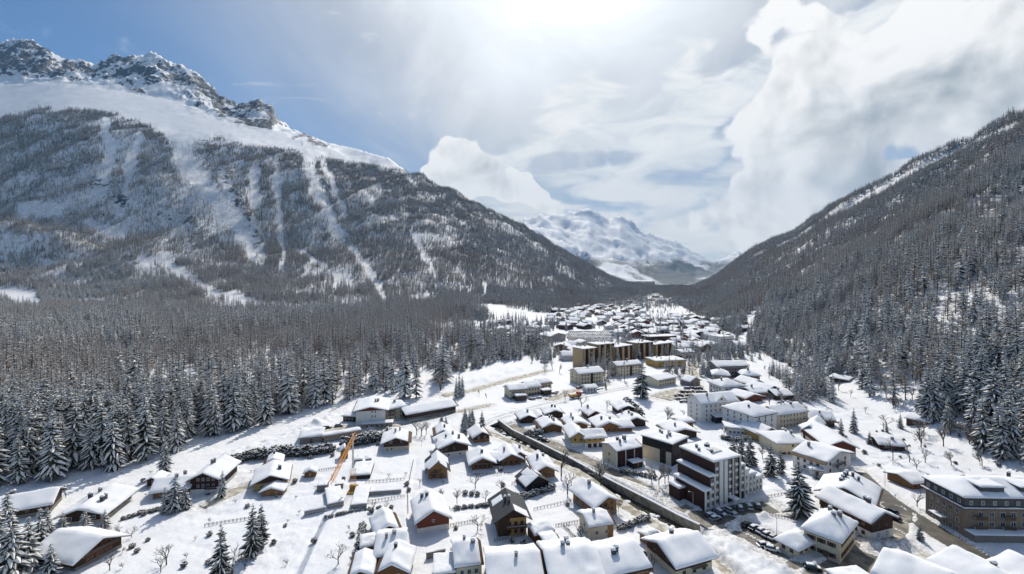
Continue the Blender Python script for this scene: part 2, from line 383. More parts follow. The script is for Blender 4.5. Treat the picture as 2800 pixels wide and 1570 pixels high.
# ---------------------------------------------------------------- map of roads, river and rails, read off the photograph and laid on the ground
def line(*pts): return [tuple(P(a, b)[:2]) for a, b in pts]
WALL_LINE = line((1362, 1150), (1400, 1177), (1481, 1218), (1563, 1256), (1660, 1311), (1790, 1376), (1855, 1412), (1912, 1438))
def offset(pts, d):
    o = []
    for i, p in enumerate(pts):
        a = Vector(pts[max(i-1, 0)]); b = Vector(pts[min(i+1, len(pts)-1)]); t = (b-a).normalized()
        o.append((p[0]-t.y*d, p[1]+t.x*d))
    return o
RIVER = offset(WALL_LINE, -2.7)
ROADS = [  # name, label, line, width, material
 ('lane', 'narrow slushy lane along the near bank of the river', line((1330, 1180), (1400, 1208), (1490, 1248), (1582, 1290), (1640, 1332), (1709, 1383), (1790, 1432), (1870, 1478), (1975, 1548), (2040, 1600)), 3.6, 'slush'),
 ('road', 'tan riverside road beside the brown stepped apartment block', line((1400, 1160), (1481, 1199), (1563, 1236), (1690, 1296), (1800, 1350), (1905, 1405), (1975, 1446), (2075, 1500), (2170, 1545), (2260, 1600)), 6.0, 'road'),
 ('road', 'dark wet forecourt at the foot of the brown stepped block', line((1925, 1415), (1990, 1405), (2060, 1388), (2110, 1384)), 8.5, 'wetroad'),
 ('road', 'dark car park below the large lone spruce', line((2010, 1436), (2060, 1455), (2130, 1487)), 11.0, 'wetroad'),
 ('road', 'dark main street running past the large hotel', line((2340, 1288), (2375, 1325), (2420, 1360), (2490, 1408), (2570, 1458), (2650, 1508), (2760, 1570), (2860, 1620)), 7.5, 'wetroad'),
 ('road', 'side street curving round the cream corner house', line((2440, 1395), (2428, 1440), (2390, 1492), (2340, 1540), (2260, 1590)), 9.0, 'road'),
 ('road', 'slushy street across the small square with snow heaps', line((2420, 1450), (2480, 1500), (2560, 1560), (2600, 1600)), 7.0, 'slush'),
 ('road', 'narrow road below the white hotel by the forest', line((985, 1182), (1060, 1166), (1150, 1150), (1250, 1126), (1340, 1108)), 5.0, 'slush'),
 ('road', 'tan car park in front of the white hotel by the forest', line((872, 1186), (915, 1178), (962, 1172)), 14.0, 'slush'),
 ('road', 'slushy drive behind the black timber chalet', line((560, 1385), (622, 1352), (660, 1334), (700, 1322)), 4.5, 'slush'),
 ('road', 'curving town street beside the rows of parked cars', line((1892, 1010), (1893, 1035), (1908, 1062), (1938, 1088), (1975, 1100)), 8.0, 'slush'),
 ('road', 'slushy street in the middle of the far town', line((1900, 960), (1905, 985), (1893, 1008)), 8.0, 'slush'),
 ('road', 'slushy station yard beside the row houses', line((1500, 1092), (1580, 1066), (1660, 1050)), 7.0, 'slush'),
 ('road', 'muddy stream bank track below the forest', line((1215, 1082), (1290, 1068), (1370, 1045), (1440, 1028), (1500, 1012)), 7.0, 'slush'),
 ('road', 'car park ground beneath the rows of snowy cars in town', line((1810, 1088), (1870, 1070), (1930, 1078)), 16.0, 'slush'),
]
RAILS = line((1300, 1163), (1370, 1140), (1450, 1117), (1560, 1090), (1700, 1062), (1800, 1045), (1900, 1030))
TRACKS = [(line((1000, 1290), (1060, 1300), (1120, 1290)), .35, .22), (line((1240, 1330), (1330, 1310), (1400, 1290)), .35, .2), (line((1450, 1420), (1540, 1400), (1600, 1380)), .35, .2), (line((300, 1470), (420, 1450), (520, 1400)), .4, .2), (line((2080, 1330), (2150, 1350), (2240, 1330)), .4, .25), (line((1320, 1500), (1400, 1490), (1480, 1500)), .4, .25), (line((1100, 1300), (1180, 1330), (1230, 1320)), .35, .2), (line((740, 1370), (820, 1360), (890, 1340)), .5, .25), (line((1560, 1110), (1640, 1100), (1760, 1080)), .5, .25), (line((2360, 1250), (2420, 1255), (2500, 1270), (2600, 1300)), .5, .25),
  (line((2400, 1180), (2450, 1200), (2520, 1200)), .4, .25), (line((895, 1410), (860, 1470), (800, 1570), (780, 1610)), .55, .30), (line((1140, 1240), (1128, 1330), (1118, 1420), (1122, 1450)), .5, .28),
          (line((700, 1440), (790, 1425), (900, 1400)), .5, .2), (line((480, 1480), (570, 1500), (600, 1540)), .4, .2),
          (line((2330, 1285), (2440, 1262), (2520, 1240), (2600, 1255)), .6, .25)]
BANKS = [(line((2010, 1480), (2080, 1520), (2140, 1560)), 3.0, 1.6), (line((1935, 1480), (2000, 1520), (2060, 1560), (2100, 1600)), 4.0, 1.8), (line((2395, 1495), (2440, 1500), (2470, 1490)), 3.5, 2.2),
         (line((1980, 1455), (2020, 1425), (2090, 1410)), 2.2, 1.4), (line((870, 1160), (930, 1130), (1000, 1105)), 4.0, 2.0), (line((640, 1240), (760, 1200), (860, 1160)), 4.0, 1.6),
         (line((1230, 1050), (1320, 1040), (1420, 1010)), 6.0, 2.5), (line((1690, 1310), (1760, 1335), (1850, 1375)), 2.2, 1.0)]
def H(x, y):
    """height with roads, river bed, tracks and ploughed banks cut into or heaped on the snow"""
    z = H0(x, y); x = np.asarray(x, float); y = np.asarray(y, float)
    for pts, wd, hh in BANKS:
        d = poly_dist(x, y, pts); z = z+hh*np.exp(-(d/wd)**2)*(.65+.7*fbm(x*.5, y*.5, 3, 70))
    for nm, lb, pts, wd, m_ in ROADS:
        d = poly_dist(x, y, pts)
        k = sstep(d, wd*.5+.9, wd*.5+.1); b = np.exp(-((d-wd*.5-1.3)/.8)**2)
        z = z+b*.35*(.6+.8*vnoise(x*.7, y*.7, 77)); z = z*(1-k)+(H0(x, y)*.2-.45)*k if m_ == 'x' else z-k*.50
    for pts, dp, wd in [(a, c, b) for a, b, c in TRACKS]:
        d = poly_dist(x, y, pts); z = z-dp*sstep(d, wd+.5, wd)*(.7+.5*vnoise(x*2, y*2, 5))
    d = poly_dist(x, y, RIVER); z = z-2.8*sstep(d, 5.2, 2.6)
    d = poly_dist(x, y, RAILS); z = z-.35*sstep(d, 6.0, 5.0)
    return z

# ---------------------------------------------------------------- terrain sheet
pxs = np.arange(-900, 3901, 6.0)
rows = np.concatenate([np.arange(45, 120, 3.0), np.arange(120, 300, 1.0), np.geomspace(301, 3000, 235), np.arange(3024, 5200, 26.0), np.geomspace(5220, 17000, 120)])
GX, GY = np.meshgrid((pxs-1400)/F, rows); GX = GX*GY
GZ = H0(GX, GY)
nearsel = rows < 700
GZ[nearsel] = H(GX[nearsel], GY[nearsel])
nr, nc = GX.shape
idx = np.arange(nr*nc).reshape(nr, nc)
faces = np.stack([idx[:-1, :-1].ravel(), idx[:-1, 1:].ravel(), idx[1:, 1:].ravel(), idx[1:, :-1].ravel()], 1)
V = np.stack([GX.ravel(), GY.ravel(), GZ.ravel()], 1)
# the sheet goes on behind the drone as plain snow
nv = len(V); ext = np.array([(-9000, -9000, -.5), (9000, -9000, -.5), (GX[0, -1], 45, GZ[0, -1]), (GX[0, 0], 45, GZ[0, 0])])
V = np.concatenate([V, ext]); faces = np.concatenate([faces, [[nv, nv+1, nv+2, nv+3]]])
ter = np_mesh('terrain', V, faces)
# what the ground is made of: bare rock where it is steep and high, frosted scrub below the tree line
gy_, gx_ = np.gradient(GZ)
dYr = np.gradient(rows)[:, None]; dXc = np.abs(GY*6.0/F)
slope = np.hypot(gy_/dYr, gx_/dXc)
PX = 1400+F*GX/GY; PY = HZ+(CAMZ-GZ)/GY*F
WX = 26*fbm(PX*.03, PY*.03, 4, 61); WY = 16*fbm(PX*.035+9, PY*.035, 4, 62)
def pdist(pts): return poly_dist(PX+WX, PY+WY, pts)
farm = GY > 2500
rock = sstep(slope, .95, 1.7)*sstep(GZ, 700., 1300.)*.8
zone = np.zeros_like(GZ)
for pts, wd in ((((-200, 165), (0, 165), (80, 175), (160, 190)), 34), (((0, 130), (60, 125), (120, 135)), 14), (((290, 165), (360, 165), (400, 200)), 16), (((180, 175), (260, 195)), 14), (((480, 200), (560, 235), (600, 275)), 24), (((590, 255), (640, 275), (690, 300)), 20),
                (((690, 275), (735, 295), (750, 330)), 26), (((600, 300), (680, 330), (750, 340)), 14), (((360, 245), (395, 255)), 9), (((800, 370), (900, 400)), 7)):
    zone = np.maximum(zone, sstep(pdist(pts), wd*1.7, 0))
rock = np.maximum(rock, zone*(GY > 3300)*(GY < 6500)*.85)
gorge = np.zeros_like(GZ)
for pts, wd in ((((555, 385), (590, 440), (640, 520), (670, 590), (700, 650), (720, 690)), 15), (((220, 500), (300, 505), (330, 560)), 22), (((440, 590), (520, 600), (540, 640)), 26), (((690, 640), (720, 680)), 12)):
    gorge = np.maximum(gorge, sstep(pdist(pts), wd*1.8, 0)*.8)
rock = np.maximum(rock, gorge*(GY > 1700)*(GY < 3400)*.7)
rock = np.where(GY > 6500,   .40*sstep(slope, .55, 1.3)+.35*sstep(fbm(GX*.0011, GY*.0007, 4, 5), .05, .5)*sstep(GZ, 900., 300.), rock)
scrub = sstep(GZ, 1000., 700.)*sstep(GZ, 8., 60.)*(GY < 3900)
blueforest = sstep(GZ, 900., 200.)*(GY > 6500)
wood = np.where(GY > 6200, sstep(GZ, 800., 150.)*(.7+.9*fbm(GX*.0016, GY*.0009, 4, 51)), sstep(GY, 3400., 4300.)*(GZ < 300)*(.85+.8*fbm(GX*.004, GY*.003, 4, 52)))
dirt = np.zeros_like(GZ)
for nm, lb, pts, wd, m_ in ROADS:
    dd = poly_dist(GX[nearsel], GY[nearsel], pts); dirt[nearsel] = np.maximum(dirt[nearsel], np.exp(-np.maximum(dd-wd*.5, 0)/2.2))
TZ = dict(dirt=dirt, rock=rock, scrub=scrub*.55, wood=np.clip(wood, 0, 1))
for k, a in TZ.items():
    at = ter.attributes.new(k, 'FLOAT', 'POINT'); at.data.foreach_set('value', np.concatenate([a.ravel(), np.zeros(4)]).astype(np.float32))
tm = bpy.data.materials.new('terrain'); tm.use_nodes = True; t = NT(tm.node_tree); t.t.nodes.clear()
bs = t.n('ShaderNodeBsdfPrincipled'); ot = t.n('ShaderNodeOutputMaterial'); t.t.links.new(bs.outputs[0], ot.inputs[0])
pos = t.n('ShaderNodeNewGeometry').outputs['Position']
ra = t.n('ShaderNodeAttribute', attribute_name='rock').outputs['Fac']; sa = t.n('ShaderNodeAttribute', attribute_name='scrub').outputs['Fac']
n1 = t.noise(t.v('MULTIPLY', pos, (1, 1, .5)), .02, 9, .72); n2 = t.noise(pos, .22, 4, .6); n3 = t.noise(pos, .05, 3, .5)
rk = t.smooth(t.m('ADD', n1, t.m('MULTIPLY', ra, .37)), .70, .76)
rk = t.m('MULTIPLY', rk, t.smooth(ra, .04, .2))
rcol = t.mix(t.smooth(t.noise(pos, .06, 5, .7), .35, .65), (.028, .033, .045, 1), (.105, .115, .135, 1))
sk = t.m('MULTIPLY', t.smooth(t.m('ADD', n2, t.m('MULTIPLY', n3, .5)), .62, .86), t.m('MULTIPLY', sa, .8))
sn = t.mix(t.smooth(t.noise(pos, .02, 4, .5), .35, .65), (.83, .84, .86, 1), (.78, .80, .84, 1))
c_ = t.mix(sk, sn, (.24, .20, .165, 1)); c_ = t.mix(rk, c_, rcol)
da = t.n('ShaderNodeAttribute', attribute_name='dirt').outputs['Fac']
c_ = t.mix(t.m('MULTIPLY', t.m('MULTIPLY', da, .75), t.smooth(t.noise(pos, .9, 4, .65), .38, .62)), c_, (.40, .36, .29, 1))
wa = t.n('ShaderNodeAttribute', attribute_name='wood').outputs['Fac']
c_ = t.mix(t.m('MULTIPLY', t.smooth(t.m('ADD', t.m('MULTIPLY', n1, .8), t.m('MULTIPLY', wa, .7)), .62, .85), t.smooth(wa, .02, .2)), c_, (.075, .085, .085, 1))
t.set(bs.inputs['Base Color'], c_); bs.inputs['Roughness'].default_value = .7; bs.inputs['Specular IOR Level'].default_value = .25
rb = t.n('ShaderNodeBump'); rb.inputs['Strength'].default_value = 1.0; rb.inputs['Distance'].default_value = 22.0; t.set(rb.inputs['Height'], t.m('MULTIPLY', n1, t.m('MAXIMUM', t.m('MULTIPLY', ra, 1.0), 0.0)))
bp = t.n('ShaderNodeBump'); t.t.links.new(rb.outputs[0], bp.inputs['Normal']); bp.inputs['Strength'].default_value = .5; bp.inputs['Distance'].default_value = .5
t.set(bp.inputs['Height'], t.noise(pos, .55, 6, .62)); t.t.links.new(bp.outputs[0], bs.inputs['Normal'])
ter.materials.append(tm)
tag(link('terrain', ter), 'snow covered valley floor rising into forested slopes and rocky peaks', kind='structure')

def ribbon(name, pts, wd, m, z, label=None, step=1.5, kind='structure', thick=None):
    L = [0.0]
    for a, b in zip(pts[:-1], pts[1:]): L.append(L[-1]+math.dist(a, b))
    n = max(2, int(L[-1]/step)); s = np.linspace(0, L[-1], n)
    x = np.interp(s, L, [p[0] for p in pts]); y = np.interp(s, L, [p[1] for p in pts])
    for _ in range(6): x[1:-1] = (x[:-2]+2*x[1:-1]+x[2:])/4; y[1:-1] = (y[:-2]+2*y[1:-1]+y[2:])/4
    tx, ty = np.gradient(x), np.gradient(y); l = np.hypot(tx, ty); tx /= l; ty /= l
    cols = []
    for q in (-.5, -.17, .17, .5): cols.append(np.stack([x-ty*wd*q, y+tx*wd*q, z(x-ty*wd*q, y+tx*wd*q) if callable(z) else np.full(n, z)], 1))
    v = np.stack(cols, 1).reshape(-1, 3); ii = np.arange(n*4).reshape(n, 4)
    f = np.stack([ii[:-1, :-1].ravel(), ii[:-1, 1:].ravel(), ii[1:, 1:].ravel(), ii[1:, :-1].ravel()], 1)
    me = np_mesh(name, v, f); o = link(name, me, None, m)
    if kind: tag(o, label, kind=kind)
    return o
for i, (nm, lb, pts, wd, m_) in enumerate(ROADS):
    ribbon(nm, pts, wd+1.0, m_, lambda x, y, i=i: H0(x, y)-.30+.008*i, lb)
ribbon('river', RIVER, 6.4, 'water', -2.45, 'dark shallow river in its walled channel')
railbed = ribbon('railway_bed', RAILS, 10.0, 'snow', lambda x, y: H0(x, y)-.28, 'snowy railway bed curving across the village')
for off in (-2.9, -1.5, 1.4, 2.8):
    o = ribbon('rail', offset(RAILS, off), .22, 'rail', lambda x, y: H0(x, y)-.16, kind=None); o.parent = railbed
# river wall on the far bank: an upright slab with a snow cap
def wall_slab(name, label, pts, z0, z1, th, m, cat='wall', cap=.35):
    root = bpy.data.objects.new(name, None); C.objects.link(root); root.location = (pts[0][0], pts[0][1], 0)
    ox, oy = pts[0]; q = offset(pts, th)
    b = MB(); s = MB()
    for i in range(len(pts)-1):
        a, c, d, e = pts[i], pts[i+1], q[i+1], q[i]
        vs_ = [(p[0]-ox, p[1]-oy, zz) for zz in (z0, z1) for p in (a, c, d, e)]
        fs = [(4, 5, 6, 7), (0, 1, 5, 4), (2, 3, 7, 6)]+([(3, 0, 4, 7)] if i == 0 else [])+([(1, 2, 6, 5)] if i == len(pts)-2 else [])
        b.add(vs_, fs)
        vs_ = [(p[0]-ox, p[1]-oy, zz) for zz in (z1+.004, z1+cap) for p in (a, c, d, e)]
        s.add(vs_, fs)
    b.build('slab', m, root); 
    if cap: s.build('snow_cap', 'snow', root)
    return tag(root, label, cat)
wall_slab('river_wall', 'long dark stone river wall beside the riverside road', offset(WALL_LINE, -.2), -4.2, .25, .7, 'riverwall')

# ---------------------------------------------------------------- trees
def conifer(seed, h=20.0, levels=16, per=8, spread=.17, droop=.55, snow=.6, split=False, snowm='tree_snow', leafm='spruce', bare=.12, seg=2, thin=1.0):
    """spruce built from drooping boughs, each a tapering ridge-shaped frond with a load of snow on its back"""
    q = random.Random(seed); G = MB(); S = G if not split else MB(); T = MB()
    T.tube((0, 0, -1.0), (0, 0, h*.97), h*.014, h*.002, 5)
    for l in range(levels):
        t_ = l/(levels-1); z = h*(bare+(1-bare)*t_**.92*.985)
        Lr = h*spread*(1-t_)**.80*(.62+.38*min(1, t_*7+.3))+h*.012
        n = max(3, int(per*(1-.45*t_)+.5)); a0 = q.random()*6.28
        for k in range(n):
            a = a0+6.2832*k/n+q.uniform(-.3, .3); L = Lr*q.uniform(.62, 1.22); ca_, sa_ = math.cos(a), math.sin(a)
            wd = max(L*.24, h*.012)*q.uniform(.75, 1.25)*thin; dr = droop*q.uniform(.65, 1.3)*(1.1-.75*t_); z0 = z+q.uniform(-.5, .5)*h/levels
            pts = []
            for i in range(seg+1):
                u = (i+.0)/seg; r = .06+L*u; zz = z0+L*(.16*u-dr*u*u*1.15)
                ww = wd*(.35+1.3*u)*(1.0 if i < seg else .12) if seg > 1 else wd*(.9 if i == 0 else .15)
                pts.append((r, zz, ww))
            vs_ = []
            for r, zz, ww in pts:
                vs_ += [(r*ca_+ww*sa_, r*sa_-ww*ca_, zz-ww*.75), (r*ca_, r*sa_, zz), (r*ca_-ww*sa_, r*sa_+ww*ca_, zz-ww*.75)]
            fs = []
            for i in range(seg):
                b = 3*i; fs += [(b, b+3, b+4, b+1), (b+1, b+4, b+5, b+2)]
            G.add(vs_, fs, 0)
            if q.random() < .93:
                sv = []; kk = snow*q.uniform(.55, 1.15)
                for i, (r, zz, ww) in enumerate(pts):
                    w2 = ww*kk; r2 = r*(.98 if i == seg else 1.0)
                    sv += [(r2*ca_+w2*sa_, r2*sa_-w2*ca_, zz-w2*.68+.05*h/20), (r2*ca_, r2*sa_, zz+.16*h/20), (r2*ca_-w2*sa_, r2*sa_+w2*ca_, zz-w2*.68+.05*h/20)]
                S.add(sv, fs, 1 if S is G else 0)
    if split: return T.mesh('trunk', ['bark']), G.mesh('crown', [leafm]), S.mesh('bough_snow', [snowm])
    T2 = len(G.v); G.add(T.v, T.f, 2); return G.mesh('spruce', [leafm, snowm, 'bark'])
def bare_tree(seed, h=8.0, depth=4, m=('twig', 'tree_snow'), snow=.35, spread=.7, fork=3):
    q = random.Random(seed); G = MB()
    def grow(p, d, L, r, k):
        e = p+d*L
        G.tube(p, e, r, r*.66, 4 if k > 1 else 3, 0)
        if q.random() < snow and abs(d.z) < .93: G.tube(p+Vector((0, 0, r*.9)), e+Vector((0, 0, r*.8)), r*.8, r*.55, 3, 1)
        if k == 0: return
        for i in range(fork if k < depth else fork+1):
            ax = Vector((q.uniform(-1, 1), q.uniform(-1, 1), q.uniform(-.25, .55))).normalized()
            grow(p+d*L*q.uniform(.55, 1.0), (d*(1.0)+ax*spread*q.uniform(.7, 1.4)).normalized(), L*q.uniform(.58, .82), r*.58, k-1)
    grow(Vector((0, 0, -.4)), Vector((q.uniform(-.05, .05), q.uniform(-.05, .05), 1)), h*.34, h*.022, depth)
    return G
def larch_mesh(seed, h=20.0, levels=13, per=6, m='larch'):
    return conifer(seed, h, levels, per, spread=.135, droop=.12, snow=.44, leafm=m, bare=.2, seg=1, thin=.75)
def bush_mesh(seed, n=150, rad=(1, 1, 1), snow=.55, size=.22):
    """snow-laden bush: a cloud of leaf clumps on short stems, snow on the upper sides"""
    q = random.Random(seed); G = MB()
    for i in range(7):
        a = q.random()*6.28; G.tube((0, 0, -.1), (math.cos(a)*rad[0]*.6, math.sin(a)*rad[1]*.6, rad[2]*1.3), .05, .02, 3, 2)
    for i in range(n):
        d = Vector((q.gauss(0, 1), q.gauss(0, 1), q.gauss(0, 1))).normalized()*(q.random()**.4)
        p = Vector((d.x*rad[0], d.y*rad[1], rad[2]*(.95+d.z*.95))); s = size*q.uniform(.6, 1.4)*max(rad)
        a = Vector((q.gauss(0, 1), q.gauss(0, 1), q.gauss(0, .6))).normalized()*s; b = a.orthogonal().normalized()*s*.8; c = a.cross(b).normalized()*s*.5
        G.add([tuple(p-a), tuple(p+b), tuple(p+a), tuple(p-b), tuple(p+c), tuple(p-c)], [(0, 1, 4), (1, 2, 4), (2, 3, 4), (3, 0, 4), (1, 0, 5), (2, 1, 5), (3, 2, 5), (0, 3, 5)], 0)
        if q.random() < snow:
            p2 = p+Vector((0, 0, s*.45)); r = s*q.uniform(.6, .95)
            G.add([(p2.x-r, p2.y, p2.z), (p2.x, p2.y-r, p2.z), (p2.x+r, p2.y, p2.z), (p2.x, p2.y+r, p2.z), (p2.x, p2.y, p2.z+r*.55)], [(0, 1, 4), (1, 2, 4), (2, 3, 4), (3, 0, 4), (3, 2, 1, 0)], 1)
    return G.mesh('bush', ['shrub', 'tree_snow', 'bark'])

# where the trees stand -----------------------------------------------------
VALLEY_FOREST = line((-500, 1470), (0, 1335), (170, 1318), (300, 1300), (470, 1238), (650, 1182), (800, 1136), (900, 1108), (960, 1092), (1180, 1088), (1212, 1062), (1222, 1022), (1290, 1012), (1400, 988), (1480, 962), (1500, 935), (1430, 952), (1380, 950), (1330, 940), (1275, 935), (1280, 905))
VALLEY_FOREST = VALLEY_FOREST+[(-90, 1700), (-3000, 1700), (-3000, 140)]
CLEAR = [(((472, 365), (520, 460), (600, 560), (680, 640), (700, 700)), 24), (((835, 415), (870, 520), (905, 590), (925, 640)), 13), (((880, 440), (915, 515), (945, 590)), 8), (((965, 685), (1010, 740), (1050, 825)), 11), (((825, 690), (890, 735), (935, 775)), 8),
         (((760, 470), (765, 600), (775, 740)), 7), (((370, 735), (440, 712), (490, 750), (590, 805), (700, 835), (820, 850)), 15), (((-50, 790), (60, 815), (100, 835)), 22), (((60, 572), (150, 575)), 18), (((100, 640), (130, 690)), 6),
         (((285, 330), (300, 420), (270, 520)), 12), (((600, 470), (640, 560), (690, 640)), 10), (((380, 370), (350, 470), (330, 590)), 10), (((250, 620), (330, 640)), 12), (((690, 470), (700, 560)), 9), (((1130, 640), (1180, 740), (1220, 800)), 6)]
TREELINE = np.array([(-900, 330), (0, 322), (100, 300), (250, 298), (350, 325), (450, 362), (520, 398), (600, 380), (690, 402), (760, 402), (850, 428), (950, 440), (1050, 456), (1130, 460), (1300, 500), (3900, -400)], float)
def candidates(n, y0, y1, p0, p1):
    Y = np.sqrt(rng.uniform(y0*y0, y1*y1, n)); p = rng.uniform(p0, p1, n); return (p-1400)/F*Y, Y, p
def dens_filter(x, y, p, dens):
    return rng.random(len(x)) < dens
def thin_out(x, y, z, dmin):
    return np.ones(len(x), bool)
def proj(x, y, z): return 1400+F*x/y, HZ+(CAMZ-z)/y*F
sets = []
# flat valley forest
n = int(.5*(1750**2-140**2)*1.7/36)
x, y, p = candidates(n, 140, 1750, -380, 1520); z = H0(x, y); pp, py = proj(x, y, z)
ok = inpoly(x+np.where(y > 500, 45, 6)*fbm(x*.012, y*.012, 3, 65), y+np.where(y > 500, 40, 3)*fbm(x*.012+5, y*.012, 3, 66), VALLEY_FOREST)
d = np.where(y < 400, .85, np.where(y > 650, .85, 1.0))*(.10+.90*sstep(fbm(x*.012, y*.012, 3, 88), -.42, -.05))*(.45+.55*sstep(fbm(x*.045, y*.045, 2, 87), -.45, -.1))
wx_ = 9*fbm(pp*.03, py*.03, 3, 63); wk_ = 1+.7*fbm(pp*.02+4, py*.02, 3, 64)
for pts, wd in CLEAR: d = d*np.where(y > 900, sstep(poly_dist(pp+wx_, py, pts)*wk_, wd*.5, wd*1.25), 1)
ok &= rng.random(n) < d
ok &= np.abs(x/y*F+1400-600) < 1000
vx, vy, vz = x[ok], y[ok], z[ok]
# slopes on the left
n = int(.5*(3600**2-950**2)*1.68/40)
x, y, p = candidates(n, 950, 3600, -120, 1980); z = H0(x, y); pp, py = proj(x, y, z)
Ys, Zs = kL(pp); m_ = z-(-75*sstep(y, 2600., 6000.))
tl = np.interp(pp, TREELINE[:, 0], TREELINE[:, 1])+14*fbm(x*.01, y*.01, 3, 12)
d = sstep(py-tl, -2, 10)*(.25+.75*sstep(fbm(x*.0075, y*.0075, 4, 90), -.42, -.08))
rocky = np.exp(-(((pp-330)/150)**2+((py-570)/90)**2))+np.exp(-(((pp-560)/110)**2+((py-560)/120)**2))
d = d*(1-.72*np.clip(rocky, 0, 1))
wx_ = 12*fbm(pp*.03, py*.03, 3, 63); wk_ = 1+.8*fbm(pp*.02+4, py*.02, 3, 64)
for pts, wd in CLEAR: d = d*(.02+.98*sstep(poly_dist(pp+wx_, py, pts)*wk_, wd*.75, wd*1.6))
foot = np.interp(pp, [1230, 1285, 1300, 1400, 1500, 1600, 1700, 1800], [812, 812, 819, 844, 858, 842, 818, 800])+4*fbm(x*.02, y*.02, 3, 67)
d = d*np.where((pp > 1285) & (py > foot), 0, 1)
ok = (y < Ys[5]+30) & ((m_ > 4) | (y > 2300) | ((pp > 1285) & (y > 950))) & (pp < 1900) & ~inpoly(x, y, VALLEY_FOREST) & (rng.random(n) < d)
lx, ly, lz = x[ok], y[ok], z[ok]
# slopes on the right
n = int(.5*(3700**2-150**2)*1.06/31)
x, y, p = candidates(n, 150, 3700, 1800, 3080); z = H0(x, y); pp, py = proj(x, y, z)
Y0, YR, _ = kR(pp)
lat = x-(150+.25*y)
d = np.where(lat > np.where(y > 330, -6, 6), 1.0, 0)*(.6+.4*sstep(fbm(x*.010+7, y*.010, 3, 91), -.45, -.1))*(.6+.4*sstep(fbm(x*.04, y*.04, 2, 86), -.45, -.1))
d = d*np.where(y > 1300, .75, 1)
d = d*(1-.85*np.exp(-(((pp-2590)/48)**2+((py-830)/95)**2)))*(1-.97*np.exp(-(((pp-2475)/75)**2+((py-1115)/58)**2)*1.2))
d = d*np.where(py > 1170, np.where(pp > 2560, .6, .28), 1.0)*np.where((py > 1215) & (pp < 2540), 0, 1)*np.where((py > 1120) & (pp < 2420), 0, 1)*np.where(py > 1292, 0, 1)
d = d*sstep(poly_dist(pp, py, [(2270, 590), (2420, 510), (2560, 440), (2800, 335)]), 3, 11)
d = d*sstep(poly_dist(pp, py, [(2070, 860), (2045, 905), (2025, 950)]), 10, 18)
d = d*np.where(poly_dist(pp, py, [(2265, 1050), (2325, 1050)]) < 14, 0, 1)*np.where(poly_dist(pp, py, [(2270, 1060), (2290, 1080)]) < 25, .1, 1)
ok = (y < YR+25) & (rng.random(n) < d)
rx, ry, rz = x[ok], y[ok], z[ok]
# far valley floor
n = int(.5*(5600**2-1150**2)*.42/60)
x, y, p = candidates(n, 1150, 5600, 1500, 2010); z = H0(x, y); pp, py = proj(x, y, z)
d = sstep(fbm(x*.006, y*.004, 3, 93), -.40, -.05)*sstep(y, 1050., 1400.)+sstep(fbm(x*.015, y*.01, 3, 94), .10, .25)*.4
ok = (z < 4) & (rng.random(n) < d)
fx, fy, fz = x[ok], y[ok], z[ok]

# protos: near-detail spruces (split into parts) and cheaper ones for the mass of the forest
SPRUCE = [conifer(100+i, 20.0, 19, 9, spread=.165+.02*(i % 3), droop=.5+.08*(i % 4), snow=.70, split=True) for i in range(6)]
DARKSPRUCE = [conifer(140+i, 20.0, 18, 9, spread=.21, droop=.45, snow=.42, split=True) for i in range(2)]
hidden = bpy.data.collections.new('forest_kinds_mid'); hidden_far = bpy.data.collections.new('forest_kinds_far')
def proto(me, coll, i):
    o = bpy.data.objects.new('%02d_kind' % i, me); coll.objects.link(o)
for i in range(5): proto(conifer(200+i, 20.0, 13, 7, spread=.13+.02*i, droop=.55, snow=.86), hidden, i)
for i in range(5): proto(larch_mesh(220+i), hidden, 5+i)
for i in range(2): proto(bare_tree(260+i, 20.0, 4, snow=.75, fork=3, spread=.6).mesh('broadleaf', ['larch', 'tree_snow']), hidden, 10+i)
for i in range(3): proto(conifer(240+i, 20.0, 7, 5, spread=.165, droop=.5, snow=.80, seg=1, thin=1.5), hidden_far, i)
for i in range(3): proto(conifer(250+i, 20.0, 7, 5, spread=.15, droop=.15, snow=.46, leafm='larch', seg=1, thin=1.2), hidden_far, 3+i)
